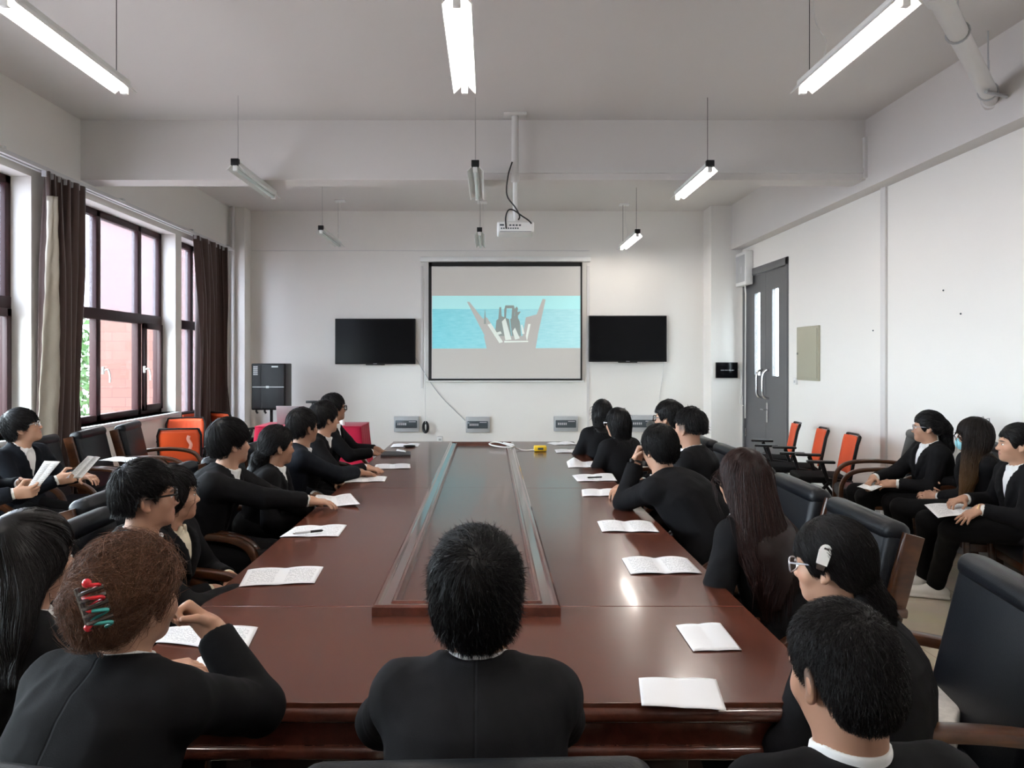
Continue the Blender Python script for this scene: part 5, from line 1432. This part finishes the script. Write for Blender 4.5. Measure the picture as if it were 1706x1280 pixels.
# right side of the table
pR1 = person('man with cropped black hair and white collar at the near right corner', 1404, 997, 1.25, -8, -14, -12, neck=0.148, lean=0.06, hunch=0.02, collar=1.35, skin='skin_fade', hs=0.96,
       hair=dict(style='short', mat='hair_soft_black', th=0.006, topth=0.004, nape=-0.098, sidez=0.014, sb=-0.02, front=0.06, mess=0.5, crown=(0.012, -0.068, 0.098), n=16000, S=6, seg=0.0042, lift=0.0065, width=0.0005))
pR2 = person('woman with white hair clip and glasses leaning on the right table side', 1386, 863, 1.93, -50, -44, -6, 2, lean=0.07, hunch=0.05, female=True, glasses='glasses_clear', eyes=True, shw=0.185, hs=0.96,
       hair=dict(style='pony', mat='hair_soft_black', th=0.015, nape=-0.055, sidez=-0.016, sb=-0.03, front=0.03, tie=(0.012, -0.082, -0.072), tail=[PX(1450, 990, 1.87), PX(1468, 1012, 1.86), PX(1482, 1040, 1.86)], tailr=[0.028, 0.033, 0.030, 0.014], n=7000, S=10, mess=0.16, lift=0.004))
person('woman with very long straight brown hair down her back, right side', 1238, 747, 2.88, -38, -26, 0, lean=0.16, hunch=0.03, female=True, eyes=True,
       hair=dict(style='long', mat='hair_dark_brown', th=0.014, nape=-0.08, sidez=-0.06, sb=-0.07, front=0.05, ends=PX(1268, 1015, 2.70), hw=[0.085, 0.097, 0.108, 0.095, 0.045], hd_=[0.086, 0.088, 0.062, 0.042, 0.022], loy=[0, -0.005, -0.045, -0.06, -0.05], n=7500, S=13, seg=0.034, mess=0.10, lift=0.004, width=0.0011))
pR4 = person('man with a wristwatch leaning forward on his elbow, fist at his face', 1099, 708, 4.00, -46, -24, -10, 0, lean=0.30, hunch=0.05, shw=0.21, cuffs=False,
       hair=dict(th=0.016, topth=0.008, nape=-0.078, sidez=-0.01, sb=-0.03, front=0.04, mess=0.32, n=4200, S=9, seg=0.010),
       L=dict(w=PX(1060, 768, 4.10), pole=A3(-0.5, 0.55, -0.8), fd=A3(0.28, -0.10, 0.75), pn=A3(0.65, -0.65, -0.2), curl=1.0, thumb=0.7),
       R=dict(w=A3(0.80, 4.45, 0.80), pole=A3(-0.3, 0.6, -0.6), fd=A3(-0.3, -0.8, 0), pn=-Zv))
person('man with faded haircut and bare neck behind the wristwatch man', 1149, 680, 4.75, -58, -38, 2, lean=0.08, shw=0.21, skin='skin_fade',
       hair=dict(th=0.012, topth=0.014, nape=-0.008, sidez=0.046, sb=0.035, front=0.06, mess=0.4, n=1700, lift=0.008))
person('man in dark-rimmed glasses behind the faded haircut, far right side', 1114, 667, 5.45, -70, -52, 0, lean=0.05, glasses='glasses_black', eyes=True,
       hair=dict(th=0.016, topth=0.008, nape=-0.06, sidez=0.004, front=0.05, mess=0.4))
person('woman with dark bob and pale glasses, second from far right end', 1029, 679, 5.75, -36, -34, 0, lean=0.06, female=True, glasses='glasses_clear', eyes=True,
       hair=dict(style='long', th=0.012, nape=-0.06, sidez=-0.05, sb=-0.06, front=0.04, ends=PX(1033, 748, 5.71), hw=[0.082, 0.088, 0.085, 0.07, 0.045], hd_=[0.08, 0.085, 0.07, 0.055, 0.03], loy=[0, 0, -0.01, -0.02, -0.02], n=1300))
person('woman with shoulder-length black hair at the far right table end', 1003, 665, 6.45, -14, -8, 0, lean=0.04, female=True,
       hair=dict(style='long', th=0.012, nape=-0.06, sidez=-0.05, sb=-0.06, front=0.04, ends=PX(1007, 735, 6.41), hw=[0.085, 0.098, 0.095, 0.085, 0.06], hd_=[0.082, 0.088, 0.07, 0.055, 0.03], loy=[0, 0, -0.01, -0.02, -0.02], n=1300))
# right wall row
def wall_legs(k1, k2, f1, f2, toe): return dict(kneeL=k1, kneeR=k2, ankleL=f1, ankleR=f2, toe=toe)
pS1 = person('woman with a high black ponytail reading paper by the right wall', 1546, 684, 5.44, -86, -56, 0, lean=0.02, female=True, eyes=True, glasses='glasses_clear',
       hair=dict(style='pony', th=0.012, nape=-0.045, sidez=-0.006, sb=-0.04, front=0.045, tie=(0.0, -0.108, 0.035), tail=[PX(1574, 715, 5.42), PX(1578, 745, 5.42), PX(1577, 772, 5.40)], tailr=[0.035, 0.048, 0.045, 0.022], n=1700, mess=0.15),
       R=dict(w=PX(1455, 797, 5.50), pole=A3(0.5, 0.5, -0.8), fd=A3(-0.45, -0.3, -0.25), pn=A3(0.2, -0.4, -0.8)), L=dict(w=PX(1492, 806, 5.38), pole=A3(0.5, -0.6, -0.7), fd=A3(-0.7, 0.2, -0.05), pn=A3(-0.1, 0.6, -0.8)),
       legs=wall_legs(A3(2.93, 5.62, 0.53), A3(2.98, 5.85, 0.53), A3(2.95, 5.60, 0.10), A3(2.98, 5.85, 0.10), A3(-0.6, 0.5, 0)))
pS2 = person('woman in a blue face mask with long hair fading to golden ends', 1622, 695, 4.92, -80, -54, 0, lean=0.04, female=True, mask=True, eyes=True, shoe='shoe_white',
       hair=dict(style='long', mat='hair_brown_tips', th=0.014, nape=-0.07, sidez=-0.06, sb=-0.07, front=0.04, ends=PX(1610, 832, 4.80), hw=[0.085, 0.095, 0.10, 0.085, 0.035], hd_=[0.085, 0.086, 0.07, 0.05, 0.025], loy=[0, 0, 0.0, 0.005, 0.01], n=2600, S=12, mess=0.10),
       R=dict(w=PX(1545, 803, 5.30), pole=A3(0.5, 0.6, -0.8), fd=A3(-0.2, -0.6, -0.35), pn=A3(0.5, -0.5, -0.5), curl=0.5), L=dict(w=PX(1562, 829, 5.12), pole=A3(0.4, -0.7, -0.7), fd=A3(-0.75, 0.35, 0.05), pn=A3(0.1, 0.7, -0.6), curl=0.45),
       legs=wall_legs(A3(2.96, 5.18, 0.54), A3(3.03, 5.42, 0.53), A3(3.08, 5.30, 0.10), A3(3.12, 5.50, 0.10), A3(-0.65, 0.3, 0)))
pS3 = person('woman with hair pulled back at right edge, hand spread on her knee', 1694, 705, 4.38, -84, -66, 2, lean=0.06, female=True, eyes=True, shoe='shoe_white',
       hair=dict(style='pony', mat='hair_black', th=0.011, nape=-0.045, sidez=0.002, sb=-0.028, front=0.045, tie=(0.0, -0.102, -0.020), tail=[PX(1735, 760, 4.56)], tailr=[0.042, 0.045], n=2400, mess=0.10),
       R=dict(w=PX(1606, 832, 4.62), pole=A3(0.4, 0.6, -0.8), fd=A3(-0.7, -0.1, -0.1), pn=-Zv, curl=0.5), L=dict(w=PX(1632, 849, 4.32), pole=A3(0.4, -0.7, -0.7), fd=A3(-0.52, 0.05, -0.32), pn=A3(-0.35, 0.15, -0.9), curl=0.12, spread=0.24, thumb=0.0),
       legs=wall_legs(A3(2.90, 4.52, 0.53), A3(2.92, 4.80, 0.53), A3(3.00, 4.84, 0.10), A3(3.04, 5.02, 0.10), A3(-0.65, 0.25, 0)))

# ---- things the people wear
def worn(m, name, mats, who): return m.build(name, mats, who['root'], tuple(who['o']))
hd = pA['hd']                                                   # spiral claw with red balls
m = MB(); c0 = hd(-0.012, -0.142, 0.035)
ax = unit(PX(172, 1035, 1.38) - PX(152, 975, 1.38)); sd = unit(np.cross(ax, A3(0, 1, 0))); bk = A3(0.1, -1, 0.1)
base = PX(153, 972, 1.345)
spr = [base + ax * (0.085 * t) + sd * (0.018 * math.sin(t * 22)) + bk * (0.012 + 0.010 * math.cos(t * 22)) for t in np.linspace(0, 1, 60)]
m.m(0).tube(spr[:34], 0.0034, 8); m.m(1).tube(spr[33:], 0.0034, 8)
m.m(0).ball(base - ax * 0.004 + bk * 0.018, 0.0085, 12); m.ball(base + ax * 0.075 - sd * 0.026 + bk * 0.012, 0.0080, 12)
for k in range(5):
    m.m(2).tube(smooth_path([base + ax * (0.012 + 0.014 * k) - sd * 0.03 + bk * 0.004, base + ax * (0.012 + 0.014 * k) - sd * 0.012 + bk * 0.024, base + ax * (0.012 + 0.014 * k) + sd * 0.022 + bk * 0.006], 4), 0.004, 6)
m.m(2).tube([base - sd * 0.024 + bk * 0.012, base + ax * 0.08 - sd * 0.024 + bk * 0.012], 0.006, 8)
worn(m, 'hair_claw', ['clip_red', 'clip_teal', 'clip_brown'], pA)
who = pR2                                                       # arched white clip on the left side of the head
m = MB(); R3 = Matrix([list(r) for r in who['HR']]); nrm = unit(who['HR'] @ A3(-0.88, -0.45, 0.10)); upv = unit(who['HR'] @ A3(0.08, -0.38, 0.95)); upv = unit(upv - nrm * (upv @ nrm)); wd = np.cross(upv, nrm)
cc = who['hd'](-0.087, -0.016, 0.046); 
pts = [(-0.013, -0.026), (0.013, -0.026), (0.015, 0.008)] + [(0.015 * math.cos(a), 0.010 + 0.018 * math.sin(a)) for a in np.linspace(0, PI, 9)][1:-1] + [(-0.015, 0.008)]
m.prism([cc + wd * x + upv * y for x, y in pts], nrm * 0.012); m.m(1).prism([cc + nrm * 0.002 + wd * x + upv * y for x, y in ((-0.009, -0.040), (0.009, -0.040), (0.010, -0.026), (-0.010, -0.026))], nrm * 0.008)
m.m(1).prism([cc + nrm * 0.0121 + wd * x + upv * y for x, y in ((-0.006, 0.014), (0.007, 0.014), (0.006, 0.019), (-0.005, 0.019))], nrm * 0.0006)
worn(m, 'hair_clip', ['clip_white', 'clip_brown'], who)
who = pR4; a = who['arms']['L']; dw = unit(a['W'] - a['E']); c = a['W'] - dw * 0.002        # wristwatch
a0 = unit(np.cross(dw, A3(0, 1, 0))); b0 = np.cross(dw, a0); m = MB()
m.tube([c + (a0 * math.cos(q) + b0 * math.sin(q)) * 0.031 for q in np.linspace(0, 2 * PI, 21)], 0.0075, 6, caps=False)
m.ball(c + unit(A3(-0.8, -0.6, 0.1)) * 0.033, 0.016, 10); worn(m, 'wristwatch', 'black_plastic', who)
for who, mm in ((pS1, 'gold_pin'), (pB, 'clip_white')):                                     # lapel pins
    p = who['Pp'] + who['u'] * 0.66 * who['T'] + who['f'] * 0.135 - who['s'] * 0.075
    MB().ball(p, 0.009, 8).build('lapel_pin', mm, who['root'], tuple(who['o']))
for who, k, mm in ((pS2, 'L', 'clip_red'), (pS3, 'L', 'gold_pin')):                          # bracelets
    a = who['arms'][k]; dw = unit(a['W'] - a['E']); a0 = unit(np.cross(dw, A3(0, 1, 0.3))); b0 = np.cross(dw, a0)
    MB().tube([a['W'] + dw * 0.006 + (a0 * math.cos(q) + b0 * math.sin(q)) * 0.030 for q in np.linspace(0, 2 * PI, 19)], 0.003, 6, caps=False).build('bracelet', mm, who['root'], tuple(who['o']))

# ================================================================== PAPERS AND SMALL THINGS
def sheet(name, corners, lab, cat='paper', group='printed sheets on the table', m='printed_paper', lift=None, z0=0.0022, thick=0.0012, fold=0.006, n=(26, 10)):
    """corners: TL TR BR BL in the world; lift(u,v) adds height; a fold runs across the middle"""
    TL, TR, BR, BL = [np.asarray(c, float) for c in corners]
    U, V = np.meshgrid(np.linspace(0, 1, n[0]), np.linspace(0, 1, n[1]), indexing='ij'); u, v = U[..., None], V[..., None]
    P = (TL * (1 - u) + TR * u) * v + (BL * (1 - u) + BR * u) * (1 - v)
    hgt = z0 + fold * (np.abs(np.sin(PI * 2 * U)) ** 0.8) * (0.5 + 0.5 * V) + (lift(U, V) if lift else 0)
    nrm = unit(np.cross(TR - BL, TL - BR)); nrm = nrm if nrm[2] > 0 else -nrm
    P = P + hgt[..., None] * nrm
    o = (TL + TR + BR + BL) / 4
    idx = np.arange(n[0] * n[1]).reshape(n)
    Q = np.stack([idx[:-1, :-1], idx[1:, :-1], idx[1:, 1:], idx[:-1, 1:]], -1).reshape(-1, 4)
    ob = np_mesh(name, P.reshape(-1, 3), Q, m, None, o)
    uvl = ob.data.uv_layers.new(name='UVMap'); uvs = np.stack([U.ravel(), V.ravel()], 1)[Q.ravel()]
    uvl.data.foreach_set('uv', uvs.astype(F4).ravel())
    so = ob.modifiers.new('thick', 'SOLIDIFY'); so.thickness = thick; so.offset = 1.0
    tag(ob, lab, cat, group); return ob
def tp(*px): return [on_plane(a, b, TZ) for a, b in px]
sheet('paper_sheet', tp((413, 951), (539, 946), (524, 973), (398, 979)), 'folded printed sheet nearest us on the left table side, below glasses man')
sheet('paper_sheet', tp((492, 879), (578, 876), (564, 895), (466, 896)), 'folded printed sheet with a pen lying on it, left side')
def curl(U, V): return 0.045 * np.clip(U - 0.55, 0, 1) ** 1.2 + 0.03 * np.clip(0.3 - U, 0, 1)
sheet('paper_sheet', tp((527, 828), (584, 828), (600, 846), (518, 843)), 'curled printed sheet under the reaching hand of a man', lift=curl)
sheet('paper_sheet', tp((577, 797), (645, 795), (641, 803), (573, 805)), 'printed sheet on left table side, third from the far end')
sheet('paper_sheet', tp((626, 775), (683, 774), (684, 781), (622, 783)), 'printed sheet on left table side just before the dark notebook')
sheet('paper_sheet', tp((655, 741), (700, 740), (697, 745), (650, 746)), 'pale sheet at the far left table corner with dark pouch on it')
sheet('paper_sheet', tp((275, 1048), (430, 1047), (410, 1088), (258, 1072)), 'printed sheet partly under the forearm of the auburn-haired woman')
sheet('paper_sheet', tp((330, 1097), (414, 1096), (400, 1116), (320, 1116)), 'white sheet showing one corner beside the auburn woman\'s elbow', m='blank_paper', z0=0.001)
sheet('paper_sheet', tp((911, 739), (950, 737), (962, 741), (925, 742)), 'printed sheet at the far right table corner')
sheet('paper_sheet', tp((924, 750), (973, 750), (980, 755), (927, 755)), 'printed sheet on right table side next to the yellow device')
sheet('paper_sheet', tp((944, 771), (1003, 770), (1005, 779), (947, 780)), 'printed sheet with raised left half on right side, before the bob-haired woman', lift=lambda U, V: 0.035 * np.clip(1 - np.abs(U - 0.2) / 0.22, 0, 1) * V)
sheet('paper_sheet', tp((953, 793), (1020, 790), (1028, 802), (962, 803)), 'wavy printed sheet with a black pen on it, right side')
sheet('paper_sheet', tp((969, 817), (1030, 816), (1028, 827), (970, 828)), 'printed sheet touching the elbow of the wristwatch man')
sheet('paper_sheet', tp((995, 870), (1085, 871), (1099, 888), (1003, 887)), 'folded printed sheet right of the centre frame, before the brown-haired woman', fold=0.009)
sheet('paper_sheet', tp((1036, 932), (1145, 932), (1170, 957), (1051, 958)), 'open folded printed sheet beside the long brown hair', fold=0.010)
sheet('paper_sheet', tp((1126, 1044), (1200, 1040), (1236, 1085), (1155, 1087)), 'blank white sheet on the right table side near the seam', m='blank_paper', fold=0.003)
sheet('paper_sheet', tp((1064, 1132), (1193, 1134), (1210, 1186), (1069, 1178)), 'blank white sheet nearest us at the right front table edge', m='blank_paper', fold=0.003)
# held papers
sheet('paper_sheet', [PX(74, 768, 4.30), PX(101, 769, 4.34), PX(62, 815, 4.26), PX(46, 812, 4.24)], 'folded white paper held upright at the left picture edge', m='printed_paper', group='papers held in hands', fold=0.004, z0=0)
sheet('paper_sheet', [PX(146, 760, 4.90), PX(167, 762, 4.96), PX(136, 797, 4.90), PX(110, 797, 4.84)], 'rolled white paper held by the man looking up at left', m='printed_paper', group='papers held in hands', fold=0.010, z0=0)
sheet('paper_sheet', [on_plane(1470, 793, 0.655), on_plane(1499, 799, 0.655), on_plane(1452, 819, 0.65), on_plane(1428, 812, 0.645)], 'printed paper on the lap of the ponytail woman', group='papers held in hands')
sheet('paper_sheet', [on_plane(1540, 842, 0.635), on_plane(1620, 838, 0.65), on_plane(1630, 856, 0.655), on_plane(1563, 864, 0.635)], 'printed paper on the knees of the woman at right edge', group='papers held in hands')
sheet('paper_sheet', [PX(190, 762, 6.30), PX(232, 764, 6.35), PX(214, 771, 6.05), PX(164, 768, 6.02)], 'white paper left on the armchair in the left wall row', group='papers left on chairs')
# pens
def pen(px, lab, z, mm):
    a, b = on_plane(*px[0], TZ + z), on_plane(*px[1], TZ + z); root = empty('pen', tuple((a + b) / 2)); tag(root, lab, 'pen'); o = tuple((a + b) / 2)
    d = b - a
    MB().tube([a, a + d * 0.55], 0.0055, 8).build('barrel', mm, root, o)
    MB().tube([a + d * 0.55, b - d * 0.06, b], [0.0062, 0.0062, 0.003], 8).build('pen_cap', 'black_plastic', root, o)
    MB().tube([a - d * 0.07, a], [0.0012, 0.005], 8).build('tip', 'steel', root, o)
pen(((491, 889), (538, 884)), 'silver pen lying on the printed sheet at left', 0.018, 'silver_print')
pen(((979, 796), (1003, 795)), 'black pen lying on the wavy sheet at right', 0.018, 'black_plastic')
# notebook, pouch, yellow device
c = tp((640, 755), (684, 755), (684, 761), (634, 761)); m = MB()
m.prism([p + A3(0, 0, 0.002) for p in c[::-1]], (0, 0, 0.014)); nb = m.build('notebook', 'notebook_cover', None, tuple(c[0])); tag(nb, 'dark closed notebook on the far left part of the table', 'notebook')
sheet('paper_slip', [p + A3(0, 0, 0.016) for p in tp((661, 752), (676, 755), (676, 757), (660, 755))], 'small white slip lying on the dark notebook', 'paper', 'slips', 'blank_paper', n=(6, 4), fold=0.003)
c = on_plane(682, 745, TZ); m = MB(); m.ball((c[0], c[1], TZ + 0.010), (0.062, 0.045, 0.011), 14)
tag(m.build('pouch', 'black_plastic', None, tuple(c)), 'flat black oval pouch on the pale sheet at far left corner', 'pouch')
c = on_plane(900, 752, TZ); root = empty('extension_socket', tuple(c)); tag(root, 'yellow extension socket lying on the table near the far end', 'socket'); o = tuple(c)
MB().box((c[0], c[1], TZ + 0.027), (0.115, 0.085, 0.05), 0.012, 3).build('socket_body', 'yellow_plastic', root, o)
MB().box((c[0], c[1] - 0.043, TZ + 0.027), (0.05, 0.004, 0.02), 0.001, 1).build('socket_face', 'smoked_plastic', root, o)
pp = [c + A3(-0.05, 0.01, 0.012), c + A3(-0.16, 0.03, 0.006), c + A3(-0.27, 0.12, 0.036), c + A3(-0.40, 0.30, 0.05), c + A3(-0.47, 0.22, 0.042), c + A3(-0.40, 0.08, 0.036), c + A3(-0.28, 0.0, 0.036), c + A3(-0.24, 0.12, 0.042), c + A3(-0.33, 0.24, 0.05), c + A3(-0.3, 0.50, 0.008), c + A3(-0.3, 0.62, 0.006)]
MB().tube(smooth_path(pp, 8), 0.006, 8).build('cord', 'cable_white', root, o)
# white case on the empty chair
root = empty('patterned_case', (1.27, 2.22, 0.492)); tag(root, 'white marbled folding case lying on the empty near right armchair', 'case'); root.rotation_euler = (0, 0, math.radians(-38))
for k in range(3): MB().box((-0.105 + k * 0.105, 0, 0.045), (0.101, 0.27, 0.085), 0.012, 3).build('case_panel', 'marbled_white', root)
